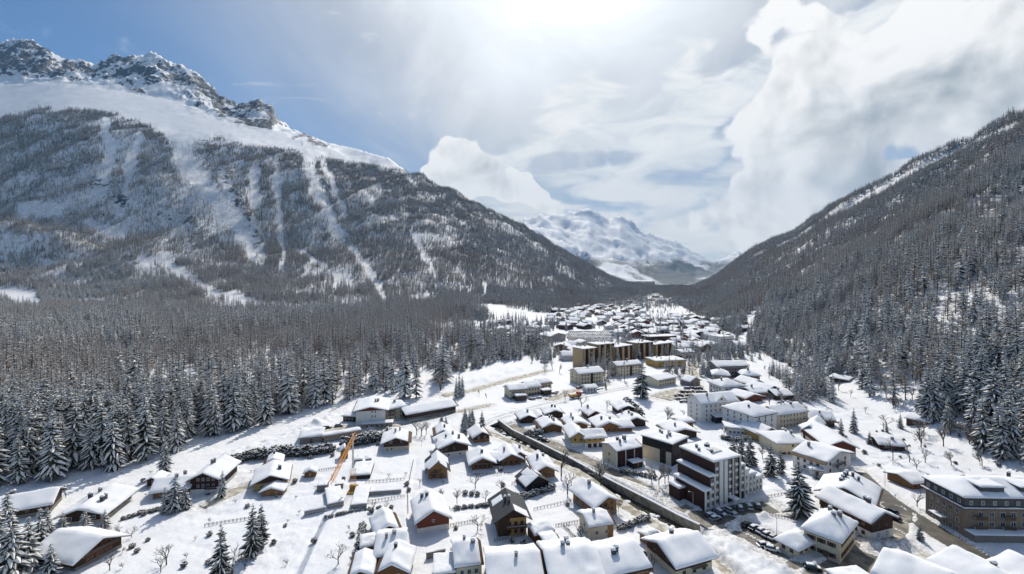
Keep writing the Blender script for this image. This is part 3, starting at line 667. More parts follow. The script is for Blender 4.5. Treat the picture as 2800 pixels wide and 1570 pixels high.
def forest(name, label, x, y, z, s, kind_i, coll):
    me = bpy.data.meshes.new(name); n = len(x); me.vertices.add(n)
    me.vertices.foreach_set('co', np.stack([x, y, z-.4], 1).astype(np.float32).ravel())
    a = me.attributes.new('tscale', 'FLOAT_VECTOR', 'POINT'); wds = s*rng.uniform(.85, 1.2, n)
    a.data.foreach_set('vector', np.stack([wds, wds, s], 1).astype(np.float32).ravel())
    a = me.attributes.new('trot', 'FLOAT_VECTOR', 'POINT'); a.data.foreach_set('vector', np.stack([rng.normal(0, .025, n), rng.normal(0, .025, n), rng.uniform(0, 6.28, n)], 1).astype(np.float32).ravel())
    a = me.attributes.new('tkind', 'INT', 'POINT'); a.data.foreach_set('value', kind_i.astype(np.int32))
    o = link(name, me); tag(o, label, 'forest', kind='stuff')
    ng = bpy.data.node_groups.new(name, 'GeometryNodeTree')
    ng.interface.new_socket('Geometry', in_out='INPUT', socket_type='NodeSocketGeometry'); ng.interface.new_socket('Geometry', in_out='OUTPUT', socket_type='NodeSocketGeometry')
    gi = ng.nodes.new('NodeGroupInput'); go = ng.nodes.new('NodeGroupOutput'); ip = ng.nodes.new('GeometryNodeInstanceOnPoints'); ci = ng.nodes.new('GeometryNodeCollectionInfo')
    ci.inputs[0].default_value = coll; ci.inputs[1].default_value = True; ci.inputs[2].default_value = True
    ip.inputs['Pick Instance'].default_value = True
    def at(nm, typ):
        q = ng.nodes.new('GeometryNodeInputNamedAttribute'); q.data_type = typ; q.inputs[0].default_value = nm; return q.outputs[0]
    L = ng.links.new
    L(gi.outputs[0], ip.inputs['Points']); L(ci.outputs[0], ip.inputs['Instance']); L(at('tkind', 'INT'), ip.inputs['Instance Index'])
    L(at('trot', 'FLOAT_VECTOR'), ip.inputs['Rotation']); L(at('tscale', 'FLOAT_VECTOR'), ip.inputs['Scale']); L(ip.outputs[0], go.inputs[0])
    md = o.modifiers.new('forest', 'NODES'); md.node_group = ng
    return o
def tree_obj(px_, py_, h, label, group=None, kind=None, at=None, dark=False, wide=1.0):
    """one spruce with trunk, crown and the snow on its boughs"""
    p = P(px_, py_) if at is None else Vector(at)
    T, G, S = (rnd.choice(DARKSPRUCE) if dark else rnd.choice(SPRUCE))
    r = bpy.data.objects.new('spruce_tree', None); C.objects.link(r); r.location = (p.x, p.y, p.z-.3); r.rotation_euler = (rnd.gauss(0, .015), rnd.gauss(0, .015), rnd.random()*6.28)
    s = h/20.0; r.scale = (s*wide, s*wide, s)
    link('trunk', T, r); c = link('crown', G, r); link('bough_snow', S, c)['kind'] = 'stuff'
    return tag(r, label, 'tree', group)
# the largest-showing forest spruces become individuals
def pick(x, y, z, k, cond):
    pp, py = proj(x, y, z); c = cond(pp, py); i = np.nonzero(c & (pp > -60) & (pp < 2860))[0]
    i = i[np.argsort(y[i])][:k]; m_ = np.zeros(len(x), bool); m_[i] = True; return m_
vp, vpy = proj(vx, vy, vz)
front = pick(vx, vy, vz, 175, lambda a, b: np.ones(len(a), bool))
frontr = pick(rx, ry, rz, 95, lambda a, b: np.ones(len(a), bool))
tcount = [0, 0]
for i in np.nonzero(front)[0]:
    tree_obj(0, 0, rnd.uniform(19, 31), 'tall snow laden spruce at the front edge of the left forest', 'spruces at the front of the left forest', at=(vx[i], vy[i], vz[i]))
for i in np.nonzero(frontr)[0]:
    tree_obj(0, 0, rnd.uniform(18, 31), 'tall snow laden spruce low on the steep right slope', 'spruces low on the right slope', at=(rx[i], ry[i], rz[i]))
def mass(name, label, x, y, z, hmin, hmax, larch_p, far):
    n = len(x); s = rng.uniform(hmin, hmax, n)/20.0*np.where(rng.random(n) < .22, .6, 1)*(1+.5*fbm(x*.02, y*.02, 2, 57))
    L = rng.random(n) < larch_p
    k = np.where(L, rng.integers(3, 6, n), rng.integers(0, 3, n)) if far else np.where(L, rng.integers(5, 10, n), rng.integers(0, 5, n))
    if not far:
        b = rng.random(n) < .12; k = np.where(b, rng.integers(10, 12, n), k); s = np.where(b, s*.62, s)
    forest(name, label, x, y, z, s, k, hidden_far if far else hidden)
lp = lambda x, y, b, a: np.clip(b+a*fbm(x*.005, y*.005, 3, 55), 0, 1)
m_ = ~front; mass('forest', 'dense frosted forest of spruce and larch across the left valley floor', vx[m_], vy[m_], vz[m_], 18, 30, lp(vx[m_], vy[m_], .42+.25*sstep(vy[m_], 300., 700.), 1.7), False)
mass('forest', 'snowy forest in strips and patches on the left mountainside', lx, ly, lz, 17, 28, np.clip(lp(lx, ly, .42, 1.6)+.6*np.exp(-((ly-1800)/260)**2)*(lx < -900), 0, 1), True)
nr_ = (ry < 900) & ~frontr; fr_ = ry >= 900
mass('forest', 'dense snowy forest on the lower right mountainside', rx[nr_], ry[nr_], rz[nr_], 17, 30, lp(rx[nr_], ry[nr_], .42, 1.5), False)
mass('forest', 'distant snowy forest rising to the right ridge', rx[fr_], ry[fr_], rz[fr_], 17, 26, lp(rx[fr_], ry[fr_], .5, 1.5), True)
mass('forest', 'dark woods on the far valley floor between the slopes', fx, fy, fz, 13, 20, lp(fx, fy, .35, .6), True)
print('TREES', len(vx), len(lx), len(rx), len(fx))

# ---------------------------------------------------------------- the air
def haze():
    b = MB(); b.box(-17500, 17500, -400, 16900, -420, 3300)
    me = b.mesh('haze', []); hm = bpy.data.materials.new('haze'); hm.use_nodes = True; t = NT(hm.node_tree); t.t.nodes.clear()
    pv = t.n('ShaderNodeVolumePrincipled'); pv.inputs['Color'].default_value = (.36, .64, 1.0, 1); pv.inputs['Density'].default_value = HAZE; pv.inputs['Anisotropy'].default_value = .0
    o_ = t.n('ShaderNodeOutputMaterial'); t.t.links.new(pv.outputs[0], o_.inputs['Volume']); me.materials.append(hm)
    tag(link('haze', me), 'pale blue haze filling the valley air', kind='stuff')
HAZE = 3.3e-5
if HAZE: haze()
# ---------------------------------------------------------------- buildings
_nz = [[random.Random(i*977+j).random() for j in range(64)] for i in range(64)]
def NZ(x, y):
    i, j = int(math.floor(x)), int(math.floor(y)); a, b = x-i, y-j; a = a*a*(3-2*a); b = b*b*(3-2*b)
    g = lambda p, q_: _nz[p & 63][q_ & 63]
    return (g(i, j)*(1-a)+g(i+1, j)*a)*(1-b)+(g(i, j+1)*(1-a)+g(i+1, j+1)*a)*b
def snow_slab(roofz, x0, x1, y0, y1, th, seed, nx=13, ny=13, lift=.015, flat=False):
    """the load of snow on a roof: thick, soft-edged, slightly uneven"""
    q = random.Random(seed); ox, oy = q.random()*50, q.random()*50
    def samp(a, b, n): return [a, a+.12, a+.4]+[a+.4+(b-a-.8)*i/(n-1) for i in range(1, n-1)]+[b-.4, b-.12, b]
    X = samp(x0, x1, nx); Y = samp(y0, y1, ny); vs_ = []; n1, n2 = len(X), len(Y)
    for top in (0, 1):
        for yv in Y:
            for xv in X:
                e = min(xv-x0, x1-xv, yv-y0, y1-yv); z = roofz(xv, yv)
                if top:
                    k = .30+.70*min(1, e/.75)**.5
                    z += lift+th*k*(1+.42*(NZ(xv*.35+ox, yv*.35+oy)-.5)*2+.25*(NZ(xv*1.1+oy, yv*1.1+ox)-.5)*2)
                else: z += lift
                vs_.append((xv, yv, z))
    o = n1*n2; fs = []
    for j in range(n2-1):
        for i in range(n1-1):
            a = j*n1+i; fs.append((o+a, o+a+1, o+a+n1+1, o+a+n1)); fs.append((a, a+n1, a+n1+1, a+1))
    for i in range(n1-1):
        a = i; fs.append((a, a+1, o+a+1, o+a)); b = (n2-1)*n1+i; fs.append((b+1, b, o+b, o+b+1))
    for j in range(n2-1):
        a = j*n1; fs.append((a+n1, a, o+a, o+a+n1)); b = j*n1+n1-1; fs.append((b, b+n1, o+b+n1, o+b))
    m_ = MB(); m_.add(vs_, fs); return m_
WINM = {}
def win_mesh(w_, h_, fm, split):
    k = (round(w_, 1), round(h_, 1), fm, split)
    if k not in WINM:
        w_, h_ = k[0], k[1]; f = MB(); b = .09
        f.box(-w_/2, w_/2, -.10, .06, 0, b); f.box(-w_/2, w_/2, -.10, .06, h_-b, h_); f.box(-w_/2, -w_/2+b, -.097, .06, b, h_-b); f.box(w_/2-b, w_/2, -.097, .06, b, h_-b)
        f.box(-.035, .035, -.09, .06, b, h_-b)
        p = MB(); p.box(-w_/2+b, w_/2-b, -.03, .05, b, h_-b)
        if split: WINM[k] = (f.mesh('window', [fm]), p.mesh('pane', ['glass']))
        else:
            f.add(p.v, p.f, 1); WINM[k] = (f.mesh('window', [fm, 'glass']), None)
    return WINM[k]
def window(root, face, s, z, w_, h_, W, Dp, fm='frame', split=False, shutters=None, y0=0.0):
    a, b = win_mesh(w_, h_, fm, split)
    loc, rz = {'f': ((s, y0, z), 0), 'l': ((0, Dp-s, z), -math.pi/2), 'r': ((W, s, z), math.pi/2)}[face]
    o = link('window', a, root, loc=loc, rotz=rz)
    if b: link('pane', b, o)
    if shutters:
        k = ('sh', round(w_, 1), round(h_, 1), shutters)
        if k not in WINM:
            m_ = MB(); m_.box(-w_*.28, w_*.28, -.07, .02, 0, h_); WINM[k] = m_.mesh('shutter', [shutters])
        for sg in (-1, 1): link('shutter', WINM[k], o, loc=(sg*(w_/2+w_*.30), 0, 0))
    return o
def chimney(root, x, y, z, s=.8, h=1.6, m='stone', k=0):
    b = MB(); b.box(-s*.5, s*.5, -s*.4, s*.4, -1.2, h); b.box(-s*.62, s*.62, -s*.52, s*.52, h, h+.12)
    o = b.build('chimney', m, root, loc=(x, y, z))
    c = MB(); c.add([(-s*.6, -s*.5, h+.13), (s*.6, -s*.5, h+.13), (s*.6, s*.5, h+.13), (-s*.6, s*.5, h+.13), (-s*.35, -s*.3, h+.6), (s*.35, -s*.3, h+.6), (s*.35, s*.3, h+.6), (-s*.35, s*.3, h+.6)],
          [(0, 3, 2, 1), (4, 5, 6, 7), (0, 1, 5, 4), (1, 2, 6, 5), (2, 3, 7, 6), (3, 0, 4, 7)])
    c.build('snow_cap', 'snow', o, True)
BN = [0]; FOOT = []
def house(name, label, p1, p2, d, h, roof='F', rise=2.2, wall='dwood', base=None, bh=2.4, gable=None, over=1.0, snow=.75, wins=(), chim=0, balc=None, roofm='eave', cat='house', group=None,
          pts=None, fm='frame', sh=None, door=None, patch=None, simple=False, extra=None, snowm='snow', wsize=(1.0, 1.25)):
    BN[0] += 1; seed = BN[0]; q = random.Random(seed*7+1); snow = snow*q.uniform(.62, 1.0)
    A, B = pts if pts else (P(*p1), P(*p2))
    u = Vector((B.x-A.x, B.y-A.y)); w_ = u.length; rz = math.atan2(u.y, u.x)
    zc = float(H0(A.x+u.x*.5-u.y/w_*d*.4, A.y+u.y*.5+u.x/w_*d*.4)); zc = min(zc, A.z+1.5) if A.y < 400 else zc
    root = bpy.data.objects.new(name, None); C.objects.link(root); root.location = (A.x, A.y, zc-.15); root.rotation_euler = (0, 0, rz)
    tag(root, label, cat, group)
    FOOT.append((A.x+u.x*.5-u.y/w_*d*.5, A.y+u.y*.5+u.x/w_*d*.5, math.hypot(w_, d)*.5+1.5))
    near = not simple and A.y < 215
    W = w_; o = over
    if roof == 'F': rf = lambda x, y: h+rise*(1-abs(x-W/2)/(W/2))
    elif roof == 'S': rf = lambda x, y: h+rise*(1-abs(y-d/2)/(d/2))
    elif roof == 'H':
        k = rise/(min(W, d)/2); rf = lambda x, y: h+min(rise, k*min(x, W-x, y, d-y))
    elif roof == 'M': rf = lambda x, y: h+rise*(y/d)
    else: rf = lambda x, y: h
    wb = MB(); zb = -2.5
    if roof == 'F': wb.prism([(0, zb), (W, zb), (W, h), (W/2, h+rise), (0, h)], 0, d, 'y')
    elif roof == 'S': wb.prism([(0, zb), (0, h), (d/2, h+rise), (d, h), (d, zb)], 0, W, 'x')
    elif roof == 'M': wb.prism([(0, zb), (0, h), (d, h+rise), (d, zb)], 0, W, 'x')
    else: wb.box(0, W, 0, d, zb, h)
    wb.build('wall', wall, root)
    if base:
        b = MB(); b.box(-.06, W+.06, -.06, d+.06, -2.5, bh); b.build('plinth', base, root)
    if gable and roof == 'F':
        g = MB(); g.prism([(-.0, h-.5), (W, h-.5), (W, h-.03), (W/2, h+rise-.03), (0, h-.03)], -.05, .01, 'y'); g.build('gable_boards', gable, root)
    # roof
    r = MB(); th = .24
    if roof == 'F':
        e = h-rise/(W/2)*o; r.prism([(-o, e), (W/2, h+rise), (W+o, e), (W+o, e+th), (W/2, h+rise+th), (-o, e+th)], -o*1.1, d+o*.8, 'y')
    elif roof == 'S':
        e = h-rise/(d/2)*o; r.prism([(-o, e), (-o, e+th), (d/2, h+rise+th), (d+o, e+th), (d+o, e), (d/2, h+rise)], -o*.8, W+o*.8, 'x')
    elif roof == 'M':
        k = rise/d; r.prism([(-o, h-k*o), (-o, h-k*o+th), (d+o, h+rise+k*o+th), (d+o, h+rise+k*o)], -o*.6, W+o*.6, 'x')
    elif roof == 'H':
        k = rise/(min(W, d)/2); e = h-k*o; m2 = min(W, d)/2
        rv = [(-o, -o, e), (W+o, -o, e), (W+o, d+o, e), (-o, d+o, e), (m2, m2, h+rise), (W-m2, d-m2, h+rise)]
        rv2 = [(a, b_, c+th) for a, b_, c in rv]
        ff = [(0, 1, 5, 4), (1, 2, 5), (2, 3, 4, 5), (3, 0, 4)] if W >= d else [(0, 1, 4), (1, 2, 5, 4), (2, 3, 5), (3, 0, 4, 5)]
        r.add(rv+rv2, [tuple(reversed(f)) for f in ff]+[tuple(i+6 for i in f) for f in ff]+[(0, 1, 7, 6), (1, 2, 8, 7), (2, 3, 9, 8), (3, 0, 6, 9)])
    else: r.box(-o, W+o, -o, d+o, h, h+th)
    ro = r.build('roof', roofm, root)
    kx, ky = {'F': (1, 1.1), 'S': (.8, 1), 'M': (.6, 1)}.get(roof, (1, 1))
    ob = {'F': (o, o, o*1.1, o*.8), 'S': (o*.8, o*.8, o, o), 'M': (o*.6, o*.6, o, o)}.get(roof, (o, o, o, o))
    if roof == 'H':
        k = rise/(min(W, d)/2); rz_ = lambda x, y: h+th+min(rise, k*min(x, W-x, y, d-y))
    else: rz_ = lambda x, y: rf(x, y)+th
    if snow:
        n_ = 7 if simple else (15 if near else 11)
        if n_ % 2 == 0: n_ += 1
        if patch:   # half-melted: some patches stay
            for i in range(patch):
                cx_, cy_ = q.uniform(.1, W*.9), q.uniform(0, d*.8); a_, b_ = q.uniform(1.2, 2.6), q.uniform(1.5, 3.5)
                sx0, sx1 = max(-ob[0], cx_-a_), min(W+ob[1], cx_+a_)
                if roof == 'F' and sx0 < W/2 < sx1:
                    if cx_ < W/2: sx1 = W/2
                    else: sx0 = W/2
                if sx1-sx0 > 1.0: snow_slab(rz_, sx0, sx1, max(-ob[2], cy_-b_), min(d+ob[3], cy_+b_), snow, seed+i*31, 5, 5, lift=.015+.004*i).build('roof_snow', snowm, ro, True)
        else:
            sx0, sx1, sy0, sy1 = -ob[0]-.1, W+ob[1]+.1, -ob[2]-.1, d+ob[3]+.1
            if q.random() < .6 and roof in 'FS':     # part of the load has slid off along an eave
                k_ = q.uniform(.3, 1.7)
                if roof == 'F':
                    if q.random() < .5: sx0 += k_
                    else: sx1 -= k_
                elif q.random() < .6: sy0 += k_
                else: sx1 -= k_*.6
            snow_slab(rz_, sx0, sx1, sy0, sy1, snow, seed, n_, n_).build('roof_snow', snowm, ro, True)
    for i in range(chim):
        cx_, cy_ = W*q.uniform(.25, .75), d*q.uniform(.3, .8)
        chimney(root, cx_, cy_, rf(cx_, cy_)+snow*.9, q.uniform(.7, 1.1), q.uniform(.9, 1.7), 'stone' if q.random() < .6 else 'slate')
    # windows: (face, z of sill, count, width, height, s0, s1)
    for wn in wins:
        face, zs, n_ = wn[0], wn[1], wn[2]; ww, hh = (wn[3], wn[4]) if len(wn) > 4 else wsize
        L = W if face == 'f' else d; s0, s1 = (wn[5], wn[6]) if len(wn) > 6 else (.08, .92)
        for zz in (zs if isinstance(zs, (list, tuple)) else [zs]):
            for i in range(n_):
                window(root, face, L*(s0+(s1-s0)*(i+.5)/n_), zz, ww, hh, W, d, fm, near, sh, y0=-.08 if (base and zz < bh) or gable else -.02)
    if door:
        m_ = MB(); m_.box(-.55, .55, -.12, .02, 0, 2.1); dd = m_.build('door', door[1] if len(door) > 1 else 'dframe', root, loc=(W*door[0], 0, .05))
        m_ = MB(); m_.box(.34, .42, -.18, -.12, .95, 1.1); m_.build('handle', 'metal', dd)
    if balc:
        for zz, a_, b_ in balc:
            m_ = MB(); m_.box(W*a_, W*b_, -1.15, -.06, zz-.16, zz); bo = m_.build('balcony', 'eave', root)
            m_ = MB(); m_.box(W*a_+.003, W*b_-.003, -1.15, -1.09, zz, zz+.35); m_.box(W*a_+.003, W*b_-.003, -1.16, -1.08, zz+.75, zz+.95)
            k = int((W*b_-W*a_)/.5)
            for i in range(k+1): sx = W*a_+.03+(W*(b_-a_)-.1)*i/max(1, k); m_.box(sx, sx+.06, -1.14, -1.1, zz+.35, zz+.75)
            m_.build('railing', 'dwood' if wall not in ('dwood',) else 'eave', bo)
            m_ = snow_slab(lambda x, y: zz, W*a_+.05, W*b_-.05, -1.05, -.1, .28, seed, 5, 4); m_.build('snow', 'snow', bo, True)
    if extra: extra(root, W, d, h)
    return root
def row(face, zs, n, *k): return (face, zs, n)+k
G1 = ('f', 2.9, 3, .9, 1.0, .2, .8)

# --- far left group
house('chalet', 'long brown chalet cut by the left picture edge', (-60, 1440), (137, 1404), 11, 3.6, 'S', 2.4, 'dwood', 'stone', 1.2, wins=[('f', 1.6, 5)], chim=2, over=1.3, fm='dframe')
house('chalet', 'wide low chalet with a broad white roof and dark chimneys', (165, 1437), (283, 1426), 15, 3.2, 'F', 2.0, 'dwood', 'cream', 1.0, wins=[('f', 1.3, 3), ('r', 1.2, 4)], chim=4, over=1.6)
house('chalet', 'dark chalet with red shutters in the bottom left corner', (205, 1562), (332, 1497), 15, 3.4, 'F', 2.6, 'dwood', 'stone', 1.0, wins=[('f', [1.2, 3.6], 3, .9, 1.1, .2, .8)], sh='shutter', over=1.5, fm='dframe', balc=[(3.2, .1, .9)])
house('chalet', 'black timber chalet with white window frames', (520, 1349), (598, 1346), 15, 5.0, 'F', 2.4, 'brownclad', 'white', 1.3, wins=[('f', [1.9, 4.3], 4, .95, 1.1, .18, .9)], chim=2, over=1.2, balc=[(1.6, .55, 1.0)])
house('chalet', 'low wooden wing joined to the black timber chalet', (418, 1366), (515, 1351), 10, 3.0, 'S', 2.0, 'wood', 'stone', .8, wins=[('f', 1.2, 3)], chim=2, over=1.2)
house('shed', 'small dark shed beside the forest edge snowbank', (402, 1331), (434, 1328), 5, 2.4, 'F', 1.0, 'dwood', cat='shed', wins=[('f', 1.0, 1)])
house('shed', 'small garden shed below the snowy hedge', (727, 1282), (768, 1277), 6, 2.4, 'F', 1.3, 'wood', cat='shed', wins=[('f', .9, 2, .7, .8)], chim=1)
house('chalet', 'brown gabled chalet with yellow side wall beside the track', (695, 1345), (784, 1333), 13, 3.2, 'F', 2.3, 'yellow', None, gable='dwood', wins=[('f', .9, 3), ('r', 1.2, 3)], chim=1, over=1.3)
house('porch', 'low snow covered porch in front of the yellow sided chalet', (716, 1358), (772, 1353), 5, 1.9, 'F', 1.1, 'wood', cat='porch', over=.8, wins=[('f', .7, 2, .7, .8)])
house('shed', 'tiny wooden hut standing alone in the snow field', (832, 1307), (863, 1304), 3.6, 2.0, 'F', 1.0, 'wood', cat='shed', over=.5, wins=[('f', .7, 1, .7, .9)])
house('shed', 'narrow tall wooden hut behind the crane jib', (931, 1256), (951, 1253), 4, 3.6, 'F', 1.2, 'wood', cat='shed', over=.5, wins=[('f', 1.8, 1, .8, .9)])
# --- hotel by the forest
house('garage', 'grey garage with thick snow roof below the forest', (820, 1215), (882, 1208), 11, 3.0, 'S', 1.2, 'greywall', cat='garage', over=.6, snow=1.0, door=(.5,))
house('carport', 'long low carport roof beside the hotel car park', (886, 1210), (985, 1191), 5, 2.3, 'S', .5, 'greywall', cat='carport', over=.7, snow=.8, wins=[('f', .9, 4, 1.2, .8)])
house('hotel', 'white three storey hotel with wooden gable by the forest', (973, 1165), (1053, 1161), 20, 8.2, 'F', 1.8, 'white', None, gable='rwood', over=2.0, snow=.7, wins=[('f', [1.4, 4.0, 6.4], 2, .7, 1.3, .5, .72), ('r', [1.4, 4.0, 6.4], 4, 1.6, 1.3)], chim=3, cat='hotel')
house('hotel_wing', 'cream wing with balconies behind the white forest hotel', (1056, 1153), (1106, 1142), 12, 7.0, 'S', 1.4, 'cream', None, wins=[('f', [1.2, 3.6, 5.6], 3)], chim=2, cat='hotel', balc=[(3.4, .05, .45), (5.4, .05, .45)], over=1.3)
house('annex', 'small flat annex left of the white forest hotel', (938, 1152), (970, 1154), 10, 3.0, 'S', .6, 'dwood', cat='annex', over=.8, wins=[('f', 1.0, 3)])
house('annex', 'long dark gallery building right of the forest hotel', (1112, 1152), (1246, 1126), 11, 4.2, 'S', 1.8, 'brownclad', 'greywall', 1.4, wins=[('f', 2.0, 16, 1.0, 1.4)], cat='hall', over=1.6, snow=.6, fm='dframe')
house('entrance_canopy', 'low snowy entrance canopy at the foot of the forest hotel', (990, 1170), (1072, 1165), 4, 2.2, 'P', 0, 'greywall', cat='canopy', over=.5, wins=[('f', .6, 5, 1.4, 1.2)])
# --- meadow chalets
house('chalet', 'chalet with a snow covered balcony roof below the forest hotel', (1049, 1234), (1117, 1229), 12, 4.0, 'F', 2.0, 'dwood', 'cream', 1.9, wins=[('f', .5, 2, .8, .9, .05, .4), ('f', 3.4, 2)], chim=2, over=1.4, balc=[(2.6, .35, .9)])
house('chalet', 'small brown gabled chalet behind the white based chalet', (1190, 1204), (1234, 1201), 10, 2.8, 'F', 1.8, 'rwood', wins=[('f', 1.0, 2)], chim=1)
house('chalet', 'dark chalet on a white ground floor beside a bare tree', (1204, 1253), (1280, 1244), 13, 4.6, 'F', 2.2, 'dwood', 'white', 2.2, wins=[('f', .8, 2, .7, .6), ('f', 3.2, 3)], chim=3, over=1.3, fm='dframe')
house('chalet', 'small chalet beside the snow laden grove', (1297, 1211), (1338, 1207), 10, 3.2, 'F', 1.9, 'dwood', 'wood', 1.5, wins=[('f', 1.8, 2)], chim=1, over=1.2)
house('chalet', 'bright wooden chalet with half melted snow on its roof', (1171, 1311), (1222, 1307), 11, 4.0, 'F', 3.0, 'wood', None, wins=[('f', 2.9, 2, .8, .9, .25, .75), ('f', .5, 2, .8, 1.2)], roofm='slate', patch=11, snow=.4, over=1.4, balc=[(2.2, .1, .5)], door=(.7,), sh='dframe', fm='dframe')
house('chalet', 'wide wooden chalet at the river end of the meadow row', (1290, 1286), (1348, 1281), 11, 3.0, 'F', 2.0, 'wood', None, wins=[('f', .8, 4)], chim=1, over=1.4, balc=[(2.4, .2, .8)], fm='dframe')
house('chalet', 'low link between the two wooden meadow chalets', (1350, 1274), (1369, 1272), 8, 2.5, 'S', 1.2, 'dwood', wins=[('f', .8, 2)], cat='annex')
house('chalet', 'wooden chalet standing right of the meadow link roof', (1371, 1276), (1424, 1270), 11, 2.9, 'F', 2.0, 'wood', None, wins=[('f', .8, 3)], chim=1, over=1.2, fm='dframe')
house('chalet', 'small chalet with terrace beside the river lane', (1403, 1268), (1437, 1264), 9, 2.9, 'F', 1.7, 'wood', 'stone', 1.0, wins=[('f', 1.2, 2)], chim=1)
house('chalet', 'orange wooden chalet behind the small black chalet', (1466, 1311), (1517, 1304), 13, 3.0, 'F', 1.9, 'wood', None, wins=[('f', .9, 2)], chim=2, over=1.2)
house('chalet', 'small black chalet with a steep roof near the hedge', (1440, 1348), (1500, 1336), 9, 2.8, 'F', 2.8, 'black', None, roofm='slate', patch=7, snow=.35, over=.7, wins=[('f', 1.0, 2)], fm='dframe')
house('chalet', 'red brown gabled chalet on a white ground floor', (1141, 1462), (1228, 1446), 14, 3.9, 'F', 2.9, 'rwood', 'white', 1.9, wins=[('f', 3.2, 1, .9, .8), ('l', [.6, 2.4], 2)], chim=2, over=.8, snow=.85)
house('chalet', 'tall chalet with a bare dark grey metal roof', (1362, 1469), (1439, 1460), 12, 6.0, 'F', 2.6, 'dwood', None, gable='brownclad', roofm='slate', snow=.3, patch=2, chim=2, over=1.6, wins=[('f', [.8, 3.2], 3, 1.0, 1.2, .3, .95)], balc=[(2.8, .3, 1.0)],
      extra=lambda r, W, d, h: (lambda m_: (m_.box(W*.42, W*1.0, -.07, .01, 0, h-.6), m_.build('yellow_wall', 'yellow', r)))(MB()), fm='dframe')
house('barn', 'grey wooden barn with open gable behind a clipped hedge', (1031, 1484), (1093, 1470), 10, 2.8, 'F', 2.0, 'dwood', cat='barn', over=.9, snow=.9, wins=[('f', 1.0, 1)])
house('shed', 'flat roofed wooden shed left of the barn', (988, 1520), (1028, 1514), 6, 2.5, 'S', .5, 'wood', cat='shed', over=.5, snow=.8, door=(.3,))
house('house', 'brown house with a drooping snow roof below the barn', (1030, 1552), (1102, 1543), 11, 3.6, 'S', 2.2, 'rwood', None, wins=[('f', 1.0, 3)], chim=2, snow=.9)
house('house', 'snowy house at the bottom edge below the brown house', (1034, 1598), (1112, 1592), 9, 3.6, 'F', 1.8, 'wood', None, wins=[('f', 1.4, 2)], snow=.9, chim=1)
house('house', 'cream house with rippled snow roof at the bottom edge', (1248, 1594), (1317, 1582), 11, 4.6, 'S', 2.4, 'cream', None, wins=[('f', 2.0, 3), ('r', 2.2, 2)], chim=2, snow=.8, over=.7)
house('garage', 'low flat garage joined to the walled yard', (1188, 1604), (1243, 1598), 8, 3.2, 'P', 0, 'cream', cat='garage', snow=.7, over=.3, wins=[('f', 1.2, 1)])
house('shed', 'rounded snow covered shed at the bottom edge', (960, 1602), (1012, 1598), 8, 3.0, 'F', 1.0, 'dwood', cat='shed', snow=1.1, door=(.5,))
# --- river quarter
for nm, lb, a, b, d_, h_, rf_, ri, wl, kw in [
 ('chalet', 'first dark chalet at the upstream end of the river wall', (1424, 1158), (1464, 1156), 10, 2.7, 'F', 1.7, 'dwood', dict(chim=1)),
 ('chalet', 'narrow chalet wedged beside the upstream dark chalet', (1467, 1154), (1489, 1152), 9, 2.5, 'F', 1.4, 'dwood', {}),
 ('chalet', 'dark chalet on the rail side of the river cluster', (1494, 1145), (1539, 1143), 10, 2.9, 'F', 1.6, 'dwood', dict(chim=2)),
 ('chalet', 'orange fronted chalet behind the row of small conifers', (1480, 1185), (1536, 1182), 11, 3.0, 'F', 1.9, 'wood', dict(chim=3)),
 ('chalet', 'orange fronted chalet just behind the yellow house', (1554, 1180), (1607, 1177), 11, 3.0, 'F', 1.9, 'wood', dict(chim=2)),
 ('chalet', 'tall narrow brown chalet near the bare grove', (1612, 1148), (1641, 1145), 11, 3.2, 'F', 1.6, 'rwood', dict(chim=1)),
 ('chalet', 'little low chalet with a rounded snow roof', (1643, 1154), (1667, 1152), 8, 2.2, 'F', 1.2, 'wood', {}),
 ('chalet', 'large orange chalet right of the yellow house', (1636, 1183), (1693, 1180), 12, 3.0, 'F', 2.0, 'wood', dict(chim=2)),
 ('chalet', 'low chalet joined to the large orange chalet', (1695, 1181), (1729, 1179), 10, 2.6, 'S', 1.4, 'wood', {}),
 ('chalet', 'half hidden chalet behind the snowy orchard tree', (1712, 1168), (1765, 1165), 11, 3.0, 'F', 1.9, 'dwood', dict(chim=2)),
 ('chalet', 'dark chalet with white balcony beside the tall hedge', (1693, 1136), (1738, 1134), 11, 3.6, 'F', 1.9, 'dwood', dict(chim=1, balc=[(2.2, .1, .9)])),
 ('garage', 'small yellow garage under a flat snow roof by the white hotel', (1860, 1170), (1896, 1168), 8, 2.6, 'S', .6, 'yellow', dict(chim=0)),
 ('chalet', 'low chalet roof behind the black and cream block', (1832, 1200), (1905, 1196), 12, 3.0, 'F', 1.8, 'dwood', dict(chim=1)),
 ]: house(nm, lb, a, b, d_, h_, rf_, ri, wl, wins=[('f', .9, 3, .8, 1.0)], over=1.2, fm='dframe', cat='garage' if nm == 'garage' else 'house', **kw)
house('house', 'yellow wooden house with a dark garage front by the river', (1600, 1224), (1654, 1221), 9, 5.0, 'S', 1.6, 'yellow', 'white', 2.3, wins=[('f', 3.4, 3), ('f', .2, 3, 1.8, 1.9)], over=1.3, fm='dframe')
house('house', 'gabled wing of the yellow house by the river', (1562, 1222), (1599, 1221), 14, 5.0, 'F', 1.8, 'yellow', 'white', 1.8, wins=[('f', 2.8, 2)], over=1.2, chim=0, fm='dframe')
def clad(m, a, b, z0, z1, nm='cladding', y=-.06):
    def f(r, W, d, h):
        k = MB(); k.box(W*a, W*b, y, .01, z0, z1 if z1 else h-.05); k.build(nm, m, r)
    return f
def multi(*fs): return lambda r, W, d, h: [f(r, W, d, h) for f in fs]
